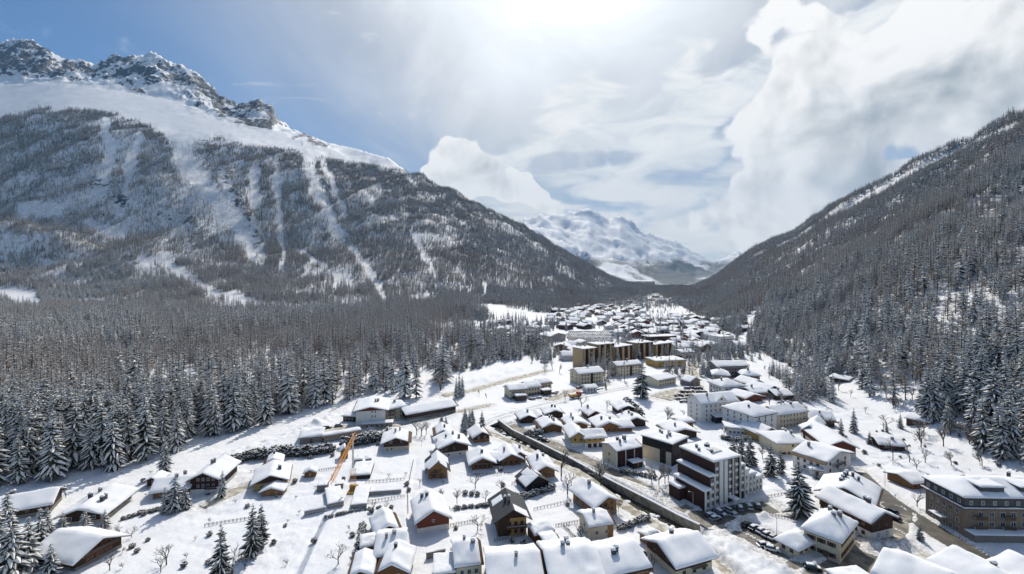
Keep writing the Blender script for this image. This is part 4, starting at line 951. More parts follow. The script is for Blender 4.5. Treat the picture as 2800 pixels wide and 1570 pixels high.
def fins(n, m='white', wd=.35, z1=None, y=-.35):
    def f(r, W, d, h):
        for i in range(n):
            k = MB(); x = W*i/(n-1); k.box(x-wd/2, x+wd/2, y, .02, -2, (z1 or h)-.05); k.build('fin', m, r)
    return f
house('apartment_block', 'small cream and brown block with white fins by the river road', (1686, 1280), (1757, 1264), 10, 7.0, 'S', 1.3, 'cream', None, wins=[('f', [.9, 3.4], 4, .7, 1.3), ('l', [1, 3.6], 1, .6, 1.2)], chim=4, over=.5, cat='apartment block', extra=multi(clad('brownclad', .0, 1.0, -2, 0), fins(4)), fm='dframe')
house('entrance_porch', 'small entrance porch roof before the cream and brown block', (1732, 1283), (1757, 1277), 3, 2.4, 'P', 0, 'brownclad', cat='porch', over=.4, door=(.5,))
house('apartment_block', 'black topped block with cream panels and roof lights', (1756, 1248), (1838, 1276), 13, 9.2, 'P', 0, 'black', None, wins=[('f', [1.5, 3.6, 5.4], 2, .8, 1.1, .62, .80), ('r', [1.2, 3.9, 6.6], 3, .8, 1.3)], chim=5, over=.4, cat='apartment block',
      extra=multi(clad('cream', .0, .60, -2, 5.6), clad('cream', .80, .97, -2, 5.6)), fm='dframe')
house('apartment_block', 'low black wing behind the black topped block', (1845, 1266), (1895, 1252), 12, 6.6, 'P', 0, 'black', None, wins=[('f', [1.2, 3.9], 3, .8, 1.3)], chim=3, over=.4, cat='apartment block')
house('chalet', 'wooden chalet with side balcony and gable facing the river lane', (1627, 1420), (1686, 1405), 13, 4.8, 'F', 2.1, 'wood', 'stone', 1.3, wins=[('f', [1.7, 3.6], 3, .8, 1.0), ('l', [1.7], 3)], chim=1, over=1.4, balc=[(3.1, .05, .6)], fm='dframe')
house('house', 'small cream house with timber corner beside the hedge', (1613, 1476), (1677, 1468), 8, 4.4, 'S', 1.4, 'cream', None, wins=[('f', 1.4, 2), ('l', 2, 1)], chim=1, over=.8, extra=clad('wood', .75, 1.0, 0, 4.2))
house('shed', 'small brown shed with a thick snow roof by the lawn', (1463, 1485), (1511, 1471), 5, 2.5, 'S', .7, 'rwood', cat='shed', over=.6, snow=.9, door=(.5,))
house('shed', 'low snowy outhouse left of the double roofed house', (1492, 1516), (1532, 1506), 6, 2.6, 'S', .7, 'dwood', cat='shed', over=.5, snow=.9, door=(.4,))
house('house', 'big house with several chimneys at the bottom edge, lane side', (1512, 1655), (1650, 1645), 17, 5.2, 'S', 3.0, 'dwood', None, wins=[('f', 2.0, 4)], chim=4, snow=.9, over=.9)
house('house', 'broad roofed neighbour joined to the big bottom edge house', (1652, 1636), (1776, 1606), 14, 5.0, 'S', 2.6, 'dwood', None, wins=[('f', 2.0, 4)], chim=2, snow=.95, over=.9)
house('house', 'bottom edge house with one chimney left of the big house', (1340, 1650), (1488, 1640), 15, 4.4, 'S', 2.8, 'dwood', None, wins=[('f', 2.0, 4)], chim=1, snow=.9, over=.9)
house('chalet', 'large chalet with a smooth white roof beside the lane', (1848, 1584), (1946, 1556), 12, 4.4, 'S', 2.3, 'dwood', 'cream', 2.4, wins=[('f', .9, 3), ('l', 2.8, 2)], chim=1, over=1.4, snow=.85, balc=[(2.5, .4, .8)], fm='dframe')
house('shed', 'small wooden lean-to at the corner of the snowy lawn', (1775, 1497), (1805, 1488), 4, 2.2, 'S', .5, 'wood', cat='shed', over=.5)

# --- stepped brown apartment block
def stepped_block():
    N = P(1927, 1398); root = bpy.data.objects.new('apartment_building', None); C.objects.link(root)
    rz = math.atan2(.42, .91); root.location = (N.x, N.y, -.2); root.rotation_euler = (0, 0, rz)
    tag(root, 'tall brown and white stepped apartment block above the river road', 'apartment block')
    FOOT.append((N.x+6, N.y+9, 17))
    def block(x0, x1, y0, y1, h, m, over=.35, nm='tier'):
        b = MB(); b.box(x0, x1, y0, y1, -2, h); o = b.build(nm, m, root)
        r = MB(); r.box(x0-over, x1+over, y0-over, y1+over, h+.003, h+.3); ro = r.build('roof_edge', 'white', o)
        snow_slab(lambda x, y: h+.3, x0-over, x1+over, y0-over, y1+over, .55, 77, 9, 9).build('roof_snow', 'snow', o, True)
        return o
    block(0, 2.6, 0, 14, 6.6, 'brownclad'); block(2.6, 5.0, .3, 15, 11.0, 'brownclad'); block(5.0, 18.0, .6, 16, 15.6, 'brownclad')
    block(-2.6, 0, 9, 14, 4.4, 'brownclad')
    block(18.0, 20.6, .9, 13, 12.0, 'brownclad'); block(20.6, 23.4, 1.2, 13, 9.4, 'white'); block(23.4, 27.5, 1.5, 12, 7.4, 'white'); block(27.5, 31.5, 1.8, 12, 5.6, 'white')
    # white stair towers and fins on the front
    for x0, x1, y, h in ((0, .35, 0, 6.6), (2.2, 2.6, 0, 6.6), (4.6, 5.0, .3, 11), (7.4, 9.0, .6, 15.9), (9.7, 11.2, .6, 15.5), (14.0, 14.4, .6, 15.6), (17.6, 18.0, .6, 15.6), (20.2, 20.6, .9, 12), (-.02, .35, 13.6, 6.6)):
        b = MB(); b.box(x0, x1, y-.5, y+.02, -2, h-.02); b.build('tower' if x1-x0 > 1 else 'fin', 'white', root)
    a, b_ = win_mesh(1.0, 1.2, 'frame', True)
    for xs, y, zs in (((1.3,), 0, (1.2, 3.8)), ((3.7,), .3, (1.2, 3.8, 6.4, 9.0)), ((6.2,), .6, (1.2, 3.8, 6.4, 9.0, 11.6, 13.8)), ((12.6, 15.9), .6, (3.8, 6.4, 9.0, 11.6, 13.8)), ((19.3,), .9, (3.8, 6.4, 9.0, 10.5)), ((22.0,), 1.2, (1.2, 3.8, 6.4)), ((24.6, 26.4), 1.5, (1.2, 3.8, 5.6)), ((28.6, 30.4), 1.8, (1.2, 3.6))):
        for xv in xs:
            for zv in zs:
                o = link('window', a, root, loc=(xv, y-.02, zv)); link('pane', b_, o)
                m_ = MB(); m_.box(-.6, .6, -.35, -.01, -1.0, -.12); m_.build('balcony_panel', 'white', o)
    m_ = MB(); m_.box(11.5, 14.0, -2.6, .55, 2.3, 2.55); m_.box(11.6, 11.8, -2.5, -2.3, -1, 2.3); m_.box(13.7, 13.9, -2.5, -2.3, -1, 2.3); o = m_.build('entrance_canopy', 'white', root)
    snow_slab(lambda x, y: 2.55, 11.5, 14.0, -2.6, .5, .35, 3, 5, 5).build('snow', 'snow', o, True)
    for i, (xv, yv) in enumerate(((7, 9), (10, 6), (12.5, 11), (14, 11.6), (13.2, 10.4), (9, 12))): chimney(root, xv, yv, 16.2, .8, .9, 'slate', i)
    b = MB(); b.box(10, 14, 5, 8.5, 15.9, 16.9); b.build('lift_housing', 'white', root); 
stepped_block()

# --- white hotel complex
def cross_gable(r, W, d, h):
    b = MB(); b.prism([(W*.40, h-1), (W*.66, h-1), (W*.66, h+.8), (W*.53, h+3.4), (W*.40, h+.8)], -.25, d*.5, 'y'); o = b.build('cross_gable', 'white', r)
    rr = MB(); rr.prism([(W*.37, h+.3), (W*.53, h+3.5), (W*.69, h+.3), (W*.69, h+.85), (W*.53, h+4.2), (W*.37, h+.85)], -.8, d*.55, 'y'); rr.build('gable_snow', 'snow', o)
    a, _ = win_mesh(1.2, 1.1, 'dframe', False); link('window', a, o, loc=(W*.53, -.3, h+1.3))
house('hotel', 'white five storey hotel with a pointed central gable', (1917, 1156), (2020, 1146), 12, 10.6, 'S', 3.4, 'white', None, wins=[('f', [1.0, 3.4, 5.8, 8.2], 7, .95, 1.4), ('l', [1.0, 3.4, 5.8, 8.2], 2, .9, 1.4)], chim=2, over=.6, cat='hotel', extra=cross_gable)
house('pavilion', 'glazed dark pavilion with a flat snowy roof in the hotel court', (1957, 1158), (2018, 1154), 6, 3.6, 'M', .8, 'glass', cat='pavilion', over=.4, snow=.35, fm='dframe')
house('hotel', 'white four storey corner block with a hipped snow roof', (2062, 1194), (2123, 1181), 19, 10.2, 'H', 3.6, 'white', None, wins=[('f', [1.0, 3.6, 6.2, 8.0], 3, 1.0, 1.4), ('l', [1.0, 3.6, 6.2, 8.2], 4, .9, 1.4)], chim=2, over=.6, cat='hotel', extra=lambda r, W, d, h: (lambda m_: (m_.box(-.2, W+.2, -.2, .05, h-.7, h-.05), m_.build('cornice', 'slate', r)))(MB()))
house('hotel', 'cream hotel wing with roof dormers beside the corner block', (2124, 1176), (2209, 1163), 11, 7.8, 'S', 3.0, 'cream', None, wins=[('f', [1.0, 3.6, 6.0], 8, .9, 1.3)], chim=5, over=.5, cat='hotel')
house('canteen', 'low white canteen with a flat roof before the corner block', (1986, 1188), (2052, 1193), 9, 3.4, 'P', 0, 'white', cat='canteen', over=.5, wins=[('f', 1.0, 5, 1.3, 1.1)])
# --- upper town right
for nm, lb, a, b, d_, h_, rf_, ri, wl, kw in [
 ('apartment_block', 'long dark roofed apartment block at the head of the town', (1960, 1034), (2046, 1031), 14, 9.5, 'S', 2.4, 'greywall', dict(wins=[('f', [1, 3.6, 6.2], 9)], chim=3)),
 ('apartment_block', 'hipped apartment block left of the long dark roofed block', (1950, 1047), (1994, 1049), 14, 6.5, 'H', 2.6, 'greywall', dict(wins=[('f', [1, 3.6], 5)], chim=1)),
 ('apartment_block', 'hipped apartment block right of the long dark roofed block', (2032, 1044), (2078, 1046), 14, 5.6, 'H', 2.6, 'greywall', dict(wins=[('f', [1, 3.6], 5)], chim=2)),
 ('apartment_block', 'square white block with a hipped roof and dark attic', (1976, 1084), (2031, 1080), 14, 6.6, 'H', 3.0, 'white', dict(wins=[('f', [1, 3.8], 4), ('l', [1, 3.8], 4)], chim=1)),
 ('house', 'grey barn like house beside the curving town street', (1886, 1058), (1914, 1054), 9, 4.0, 'F', 2.2, 'greywall', dict(wins=[('f', 1.2, 2)])),
 ('house', 'upper gabled grey house above the hotel', (2053, 1068), (2090, 1064), 15, 4.2, 'F', 2.4, 'greywall', dict(wins=[('f', 1.5, 2)])),
 ('house', 'brown gabled house at the foot of the wooded slope', (2095, 1086), (2133, 1081), 16, 4.4, 'F', 2.4, 'dwood', dict(wins=[('f', 1.5, 2)])),
 ('house', 'house with an orange end wall behind the white hotel', (2036, 1102), (2084, 1096), 15, 3.0, 'F', 2.0, 'rwood', dict(wins=[('f', 1.0, 2)])),
 ('house', 'blue shadowed roof house above the orange walled house', (2060, 1092), (2098, 1090), 13, 3.6, 'S', 2.2, 'rwood', dict(wins=[('f', 1.0, 3)], chim=1)),
 ('house', 'low snowy house at the top corner of the hotel quarter', (2122, 1094), (2171, 1092), 12, 3.2, 'S', 2.0, 'dwood', dict(wins=[('f', 1.0, 3)], chim=1)),
 ('house', 'yellowish gabled house before the cream hotel wing', (2080, 1212), (2129, 1206), 13, 4.4, 'F', 2.6, 'yellow', dict(wins=[('f', [.9, 2.8], 2)], chim=2)),
 ('house', 'wide cream house with a long garage door slot', (2128, 1245), (2208, 1241), 14, 5.4, 'H', 2.2, 'cream', dict(wins=[('f', 3.6, 1, .9, .9), ('f', .3, 4, 2.2, .9)], chim=3)),
 ('barn', 'brown barn half hidden behind the long white based barn', (2196, 1200), (2232, 1208), 20, 5.0, 'F', 2.2, 'dwood', dict(cat='barn', wins=[('l', 2.5, 4)])),
 ('barn', 'long barn with a white base and brown gable', (2262, 1248), (2340, 1254), 27, 5.2, 'F', 2.4, 'rwood', dict(cat='barn', base='white', bh=2.2, wins=[('f', [.7, 3.0], 3), ('l', 2.8, 6)])),
 ('barn', 'dark barn with a wide drooping roof near the spruces', (2215, 1164), (2282, 1169), 14, 3.6, 'S', 3.2, 'dwood', dict(cat='barn', wins=[('f', 1.2, 4)], chim=1)),
 ('house', 'white gabled house with a side dormer and balcony', (2253, 1304), (2326, 1274), 12, 5.4, 'F', 2.6, 'white', dict(wins=[('f', [1.0, 3.6], 3), ('l', [1.0, 3.4], 4)], chim=1, balc=[(3.0, .3, .7)])),
 ('garage', 'small white garage at the foot of the gabled house', (2218, 1302), (2250, 1306), 6, 2.4, 'P', 0, 'white', dict(cat='garage', door=(.5,))),
 ('chalet', 'big pale chalet hotel with many roof chimneys by the street', (2240, 1378), (2388, 1420), 15, 5.4, 'F', 3.2, 'taupe', dict(wins=[('f', [1.0, 3.4], 6), ('f', 5.8, 2, 1.0, 1.0, .35, .65)], chim=6, over=1.4)),
 ('chalet', 'long chalet with a ribbed snow roof and end balconies', (2243, 1404), (2384, 1478), 9, 6.0, 'S', 2.0, 'dwood', dict(base='white', bh=2.5, wins=[('f', [.8, 3.4], 6), ('r', [.8, 3.4], 2)], chim=2, over=1.3)),
 ('house', 'cream corner house with a hipped snow roof and shutters', (2198, 1499), (2296, 1540), 15, 6.3, 'H', 2.8, 'cream', dict(wins=[('f', [.8, 3.8], 3), ('r', [.8, 3.8], 5)], sh='dframe', chim=3, door=(.62,), over=.7)),
 ('annex', 'low cream annex with a rounded snow roof at the corner house', (2128, 1500), (2180, 1527), 9, 2.9, 'H', 1.4, 'cream', dict(cat='annex', wins=[('f', .9, 2), ('r', .9, 3)], over=.9, snow=1.0)),
 ('barn', 'wooden hut alone on the snowy slope', (2405, 1228), (2475, 1234), 8, 3.0, 'S', 1.4, 'dwood', dict(cat='hut', wins=[('f', 1.0, 3)], chim=1)),
 ('barn', 'hillside hut under the trees with a white roof', (2478, 1163), (2541, 1161), 9, 2.8, 'S', 1.3, 'dwood', dict(cat='hut', wins=[('f', 1.0, 3)])),
 ('chalet', 'dark forest hut high on the right slope', (2270, 1046), (2321, 1044), 9, 3.0, 'S', 1.4, 'dwood', dict(cat='hut', wins=[('f', 1.0, 3)])),
 ('chalet', 'wooden annex behind the large right hotel', (2492, 1338), (2542, 1332), 9, 2.8, 'S', 1.2, 'wood', dict(cat='annex', wins=[('f', .9, 3)])),
 ('house', 'roof at the bottom edge below the cream corner house', (2395, 1622), (2560, 1700), 15, 5.4, 'S', 3.0, 'greywall', dict(wins=[('f', 2.0, 4)], snow=.95)),
 ('house', 'grey walled roof at the bottom edge before the square', (2548, 1592), (2690, 1690), 13, 5.6, 'S', 3.0, 'greywall', dict(wins=[('f', 2.0, 4), ('l', 2.4, 2)], chim=1, snow=.95)),
 ('house', 'brown walled roof in the bottom right corner', (2698, 1600), (2840, 1690), 13, 5.4, 'S', 3.0, 'dwood', dict(wins=[('f', 2.0, 4), ('l', 2.4, 2)], chim=1, snow=.95)),
 ('shed', 'small flat snowy roof at the bottom edge of the side street', (2318, 1640), (2400, 1630), 6, 3.2, 'P', 0, 'greywall', dict(cat='shed', door=(.5,))),
 # middle distance
 ('apartment_block', 'cream three storey block with two roofs beside the railway', (1583, 1054), (1649, 1046), 13, 8.6, 'S', 2.4, 'cream', dict(wins=[('f', [1.0, 3.7, 6.3], 7), ('l', [1.0, 3.7, 6.3], 2)], chim=2, extra=clad('dwood', .48, .58, -1, 0))),
 ('apartment_block', 'second cream block partly behind the huge lone spruce', (1690, 1031), (1756, 1023), 13, 8.2, 'S', 2.4, 'cream', dict(wins=[('f', [1.0, 3.7, 6.0], 7), ('l', [1.0, 3.7, 6.0], 2)], chim=1, extra=clad('dwood', .48, .58, -1, 0))),
 ('row_house', 'left house of the stepped row beside the railway', (1395, 1093), (1440, 1088), 11, 6.0, 'S', 2.0, 'cream', dict(wins=[('f', [1.0, 3.6], 4)], base='stone', bh=1.4)),
 ('row_house', 'middle house of the stepped row beside the railway', (1442, 1083), (1478, 1078), 11, 6.0, 'S', 2.0, 'cream', dict(wins=[('f', [1.0, 3.6], 4)], base='stone', bh=1.4)),
 ('row_house', 'upper house of the stepped row beside the railway', (1480, 1074), (1508, 1069), 11, 6.0, 'S', 2.0, 'cream', dict(wins=[('f', [1.0, 3.6], 3)], base='stone', bh=1.4)),
 ('garage', 'flat roofed garage before the left row house', (1412, 1098), (1440, 1095), 6, 3.0, 'P', 0, 'dwood', dict(cat='garage', wins=[('f', .4, 2, 1.8, 1.7)])),
 ('garage', 'flat roofed garage before the upper row house', (1486, 1082), (1508, 1079), 6, 3.0, 'P', 0, 'dwood', dict(cat='garage', wins=[('f', .4, 2, 1.8, 1.7)])),
 ('station', 'tiny railway halt with a snow roof beside the tracks', (1603, 1073), (1632, 1070), 6, 3.0, 'S', 1.0, 'white', dict(cat='station', wins=[('f', .8, 3)], over=1.2)),
 ('house', 'low yellow building with a snow swept flat roof in town', (1794, 1006), (1876, 1002), 18, 5.5, 'P', 0, 'yellow', dict(wins=[('f', [.8, 3.2], 8)], chim=2)),
 ('house', 'white house on a red brown ground floor in town', (1864, 980), (1899, 978), 13, 5.2, 'S', 2.0, 'white', dict(base='rwood', bh=2.6, wins=[('f', 3.2, 4)], chim=2)),
 ('house', 'white railway side house behind the huge lone spruce', (1798, 1060), (1848, 1050), 15, 5.2, 'S', 1.6, 'cream', dict(wins=[('f', [.8, 3.2], 6)])),
 ('hall', 'brown lift station hall at the edge of the snowfield', (1295, 937), (1357, 935), 24, 7.5, 'S', 2.0, 'dwood', dict(cat='hall', wins=[('f', 2, 8, 1.6, 1.6)])),
 ('hall', 'long hall with a sloping white roof among the spruces', (1468, 931), (1503, 936), 30, 6.5, 'S', 3.0, 'greywall', dict(cat='hall', wins=[('f', 2, 5, 1.4, 1.4)])),
 ('house', 'wide low house right of the lift station hall', (1370, 910), (1406, 909), 24, 4.5, 'S', 3.0, 'dwood', dict(wins=[('f', 1.5, 5)])),
 ('chalet', 'pale gabled chalet in front of the larch wood', (1403, 952), (1431, 951), 13, 4.0, 'F', 2.6, 'cream', dict(wins=[('f', [.8, 2.8], 3)])),
 ('chalet', 'gabled chalet below the long hall', (1469, 946), (1499, 945), 14, 4.0, 'F', 2.6, 'cream', dict(wins=[('f', [.8, 2.8], 3)])),
 ('apartment_block', 'dark timber block with cream base in the upper town', (1775, 943), (1850, 939), 16, 9.0, 'P', 0, 'dwood', dict(wins=[('f', [1, 3.6, 6.2], 9)], chim=2)),
 ('chalet', 'big gabled chalet above the dark timber block', (1786, 924), (1832, 922), 24, 6.0, 'F', 4.0, 'dwood', dict(wins=[('f', [1, 3.6], 6)])),
 ('apartment_block', 'white terraced block near the right wood edge', (1969, 946), (2004, 944), 18, 10, 'P', 0, 'white', dict(wins=[('f', [1, 3.6, 6.2], 6, 2.2, 1.3)])),
 ('apartment_block', 'brown gabled block between the far town gardens', (1893, 927), (1938, 925), 18, 6.0, 'F', 3.0, 'dwood', dict(wins=[('f', [1, 3.4], 6)])),
 ('house', 'white walled house at the right end of the far town', (1905, 953), (1950, 951), 15, 4.5, 'S', 2.0, 'white', dict(wins=[('f', 1.4, 6)])),
 ]:
    kw = dict(kw); kw.setdefault('over', 1.0 if rf_ != 'P' else .4)
    kw.setdefault('cat', 'apartment block' if 'block' in nm else 'house')
    kw.setdefault('fm', 'dframe'); house(nm, lb, a, b, d_, h_, rf_, ri, wl, **kw)
# ribbed long apartment blocks
def ribs(n):
    def f(r, W, d, h):
        for i in range(n):
            x0 = W*(i+.08)/n; x1 = W*(i+.42)/n; k = MB(); k.box(x0, x1, -.9, .01, -2, h-.1); k.build('pier', 'lightclad', r)
            for j in range(int(h/2.8)):
                m_ = MB(); m_.box(W*(i+.44)/n, W*(i+1.06)/n-.1, -.7, -.05, j*2.8+.9, j*2.8+1.7); m_.build('balcony', 'dwood', r)
        k = MB(); k.box(-.06, .01, 0, d, -2, h-.1); k.build('end_wall', 'lightclad', r)
    return f
for lb, a, b, h_, n_ in [('left section of the tan piered apartment row behind the cream blocks', (1594, 1008), (1632, 1003), 16.5, 3), ('tall middle section of the tan piered apartment row', (1634, 1001), (1680, 996), 18.5, 3), ('right section of the tan piered apartment row', (1683, 999), (1729, 991), 16.0, 3),
                        ('left section of the second tan piered block up the valley', (1742, 985), (1786, 979), 15.5, 3), ('right section of the second tan piered block up the valley', (1790, 981), (1836, 974), 13.5, 3)]:
    house('apartment_building', lb, a, b, 14, h_, 'P', 0, 'brownclad', over=.3, snow=.8, chim=4, cat='apartment block', extra=ribs(n_))
# large hotel on the right
def mansard(r, W, d, h):
    b = MB(); b.box(-.25, W+.25, -.25, d+.25, h-3.1, h-.02); o = b.build('slate_storey', 'slate', r)
    b = MB(); b.box(-1.0, W+1.0, -1.0, d+1.0, h-3.5, h-3.15); b.build('cornice', 'eave', r)
    snow_slab(lambda x, y: h-3.15, W+.26, W+1.0, -1.0, d+1.0, .3, 5, 5, 15).build('cornice_snow', 'snow', r, True)
    snow_slab(lambda x, y: h-3.15, -1.0, W+.2, -1.0, -.26, .3, 5, 12, 5).build('cornice_snow', 'snow', r, True)
    a, b_ = win_mesh(1.0, 1.3, 'frame', True)
    for i in range(5): link('pane', b_, link('window', a, r, loc=(W*(i+.5)/5, -.27, h-2.4)))
    for i in range(12): link('pane', b_, link('window', a, r, loc=(W+.27, d*(i+.5)/12, h-2.4), rotz=math.pi/2))
    for y0 in (6, 18, 28):
        m_ = MB(); m_.prism([(y0, h), (y0+7, h), (y0+7, h+2.6), (y0, h+2.6)], W*.55, W*.92, 'x'); dm = m_.build('dormer', 'slate', r)
        snow_slab(lambda x, y: h+2.6, W*.5, W*.95, y0-.4, y0+7.4, .6, y0, 5, 7).build('dormer_snow', 'snow', dm, True)
    for zz in (3.1, 6.1):
        for i in range(5):
            m_ = MB(); y0 = d*(i+.3)/5; m_.box(W+.02, W+1.2, y0, y0+3.4, zz-.15, zz); m_.box(W+1.1, W+1.2, y0, y0+3.4, zz, zz+.9); bo = m_.build('balcony', 'eave', r)
            snow_slab(lambda x, y: zz, W+.1, W+1.1, y0+.05, y0+3.35, .25, i, 4, 5).build('snow', 'snow', bo, True)
    m_ = MB(); m_.box(W-1.0, W+.9, 24.5, 26.3, -2, h+4.5); m_.build('chimney_stack', 'stone', r)
    m_ = MB(); m_.box(W+.05, W+3.2, 0, d, -2, 2.6); o = m_.build('terrace_front', 'stone', r)
    snow_slab(lambda x, y: 2.6, W+.1, W+3.5, -.3, d, .45, 9, 5, 15).build('terrace_snow', 'snow', o, True)
    m_ = MB(); m_.box(W*.25, W*.6, -2.2, -.05, 3.0, 3.2); o = m_.build('entrance_awning', 'metal', r); snow_slab(lambda x, y: 3.2, W*.25, W*.6, -2.2, -.1, .3, 2, 6, 5).build('snow', 'snow', o, True)
house('hotel', 'large grey hotel with a slate storey beside the main street', (2531, 1406), (2637, 1468), 42, 12.5, 'H', 2.6, 'taupe', None, wins=[('f', [.8, 3.6, 6.4], 5, 1.1, 1.5), ('r', [3.4, 6.4], 11, 1.5, 1.5)], over=.7, snow=.8, chim=4, cat='hotel', extra=mansard)

# --- the far chalets of the upper village
q = random.Random(77); n = 0; placed = []
ZONES = [((1290, 1500), (885, 945), 13), ((1960, 2050), (868, 960), 9), ((1505, 1700), (845, 905), 50), ((1560, 1760), (838, 870), 26), ((1765, 1965), (868, 915), 34), ((1850, 1960), (905, 965), 14), ((1690, 1770), (880, 925), 12), ((1650, 1830), (806, 830), 14), ((1830, 1960), (812, 832), 6), ((1510, 1600), (950, 985), 5), ((1360, 1460), (915, 945), 4)]
for (x0, x1), (y0, y1), k in ZONES:
    c = 0; tries = 0
    while c < k and tries < 600:
        tries += 1; a = q.uniform(x0, x1); b = q.uniform(y0, y1); p = P(a, b)
        if 1535 < a < 1690 and 902 < b < 950: continue
        s = q.uniform(10, 16)
        if any((p.x-r[0])**2+(p.y-r[1])**2 < (s*.9)**2 for r in placed) or any((p.x-r[0])**2+(p.y-r[1])**2 < (r[2]+s*.5)**2 for r in FOOT): continue
        placed.append((p.x, p.y)); c += 1; ang = q.gauss(.1, .35)+(.0 if q.random() < .75 else 1.4); ux, uy = math.cos(ang)*s/2, math.sin(ang)*s/2
        A = Vector((p.x-ux, p.y-uy, p.z)); B = Vector((p.x+ux, p.y+uy, p.z))
        f0 = len(FOOT)
        wl = q.choice(['dwood', 'dwood', 'wood', 'cream', 'white', 'rwood']); rt = q.choice('FFFS')
        wh = 'around the lift station hall' if a < 1500 else 'below the wood on the right slope' if a > 1960 else 'above the crowded car park' if a < 1640 and b < 905 else 'at the far end of the village' if b < 835 else 'below the far woods' if a < 1765 and b < 872 else 'in the right half of the far town' if a > 1765 else 'beside the long pier block'
        house('chalet', '%s %s %s chalet %s' % ('bigger' if s > 13 else 'small', {'dwood': 'dark brown', 'wood': 'orange brown', 'cream': 'cream', 'white': 'white', 'rwood': 'red brown'}[wl], 'gabled' if rt == 'F' else 'side roofed', wh), None, None, s*q.uniform(.9, 1.3), q.uniform(3.5, 6.5), rt, q.uniform(2, 3.2), wl, pts=(A, B), simple=True, over=1.4, snow=.9, group='chalets of the far village', wins=[('f', 1.4, 3, 1.3, 1.5)] if p.y < 900 else ())
# ---------------------------------------------------------------- vehicles
def car_meshes(paint):
    prof = [(-2.1, .35), (2.1, .35), (2.15, .62), (1.95, .82), (1.05, .92), (-1.7, .95), (-2.1, .85), (-2.15, .55)]
    b = MB()
    def shell(pr, wl, wt):
        n = len(pr); zs = [p[1] for p in pr]; lo, hi = min(zs), max(zs)
        vs_ = []
        for sg in (-1, 1):
            for xv, zv in pr: vs_.append((xv, sg*(wl+(wt-wl)*(zv-lo)/(hi-lo)), zv))
        return vs_, [tuple(range(n)), tuple(range(2*n-1, n-1, -1))]+[(i, i+n, (i+1) % n+n, (i+1) % n) for i in range(n)]
    b.add(*shell(prof, .88, .82)); b.add(*shell([(.35, 1.40), (.1, 1.46), (-1.35, 1.44), (-1.5, 1.38)], .62, .60))
    body = b.mesh('body', [paint])
    g = MB(); g.add(*shell([(1.0, .90), (.36, 1.395), (-1.5, 1.385), (-1.95, .93)], .80, .625)); glass = g.mesh('windows', ['glass'])
    s = MB(); s.add(*shell([(.38, 1.47), (.2, 1.62), (-1.3, 1.62), (-1.5, 1.45)], .64, .5)); s.add(*shell([(1.1, .93), (1.9, .84), (1.85, .94), (1.15, 1.05)], .74, .6)); sn = s.mesh('roof_snow', ['snow'])
    wl = MB(); wl.tube((0, -.11, 0), (0, .11, 0), .33, .33, 10); wheel = wl.mesh('wheel', ['tyre'])
    h = MB(); h.box(-.03, .03, -.16, .16, -.07, .07); lamp = h.mesh('headlight', ['frame'])
    return body, glass, sn, wheel, lamp
CARS = [car_meshes('paint%d' % i) for i in range(5)]
def car(p, ang, k, label, group=None, snow=True, parts=True, z=None):
    body, glass, sn, wheel, lamp = CARS[k]
    r = bpy.data.objects.new('parked_car', None); C.objects.link(r); r.location = (p.x, p.y, (p.z-.30) if z is None else z); r.rotation_euler = (0, 0, ang)
    link('body', body, r); link('windows', glass, r)
    if snow: link('roof_snow', sn, r)
    if parts:
        for x in (-1.3, 1.3):
            for y in (-.78, .78): link('wheel', wheel, r, loc=(x, y, .33))
        for y in (-.6, .6): link('headlight', lamp, r, loc=(2.12, y, .66))
    return tag(r, label, 'car', group)
PN = ['black', 'white', 'grey', 'dark blue', 'dark red']
for i, (a, b, k, ang, where) in enumerate([
 (1944, 1411, 0, .4, 'at the near corner of the stepped block'), (1956, 1419, 2, .4, 'second from the near corner of the stepped block'), (1970, 1404, 2, -1.1, 'below the white stair tower of the stepped block'), (1997, 1399, 1, -1.1, 'right of the stair tower of the stepped block'),
 (2024, 1391, 2, 1.3, 'beside the entrance canopy of the stepped block'), (2049, 1387, 1, 1.3, 'below the white right end of the stepped block'), (2072, 1385, 0, 1.3, 'last in the row under the stepped block'),
 (2042, 1436, 0, .5, 'first in the car park below the lone spruce'), (2063, 1445, 0, .5, 'second in the car park below the lone spruce'), (2083, 1453, 1, .5, 'between dark cars in the car park'), (2098, 1463, 2, .5, 'fourth in the car park below the lone spruce'), (2116, 1470, 1, .5, 'buried in snow at the end of the car park'),
 (2090, 1492, 1, .1, 'along the snowbank of the riverside road'), (2112, 1503, 1, -.4, 'near the low cream annex'), (2222, 1554, 0, -.3, 'in front of the cream corner house'), (2437, 1400, 3, 1.9, 'on the side street by the ribbed roof chalet'), (2444, 1418, 0, 1.9, 'behind another on the side street'),
 (894, 1170, 0, .3, 'alone at the upper end of the forest hotel car park'), (926, 1165, 2, .3, 'in the middle of the forest hotel car park'), (925, 1186, 1, .2, 'nearest the long carport'), (953, 1177, 3, .5, 'left of the forest hotel corner'), (962, 1181, 0, .5, 'close to the forest hotel wall'),
 (1480, 1200, 2, -.6, 'first on the riverside road by the chalets'), (1491, 1206, 0, -.6, 'second on the riverside road by the chalets'), (1868, 1273, 3, .8, 'behind the black topped block')]):
    car(P(a, b), ang, k, '%s car parked %s' % (PN[k], where), 'cars parked in the village', snow=(i % 4 != 3))
for i, (a, b) in enumerate([(1452, 1093), (1462, 1092), (1471, 1090), (1478, 1089), (1515, 1077), (1523, 1074), (1580, 1062), (1590, 1060), (1655, 1040), (1668, 1036)]):
    car(P(a, b), rnd.uniform(0, 3), rnd.randrange(5), 'snow covered car parked in the railway side yard', 'cars in the railway side yard', parts=False)
qc = random.Random(9)
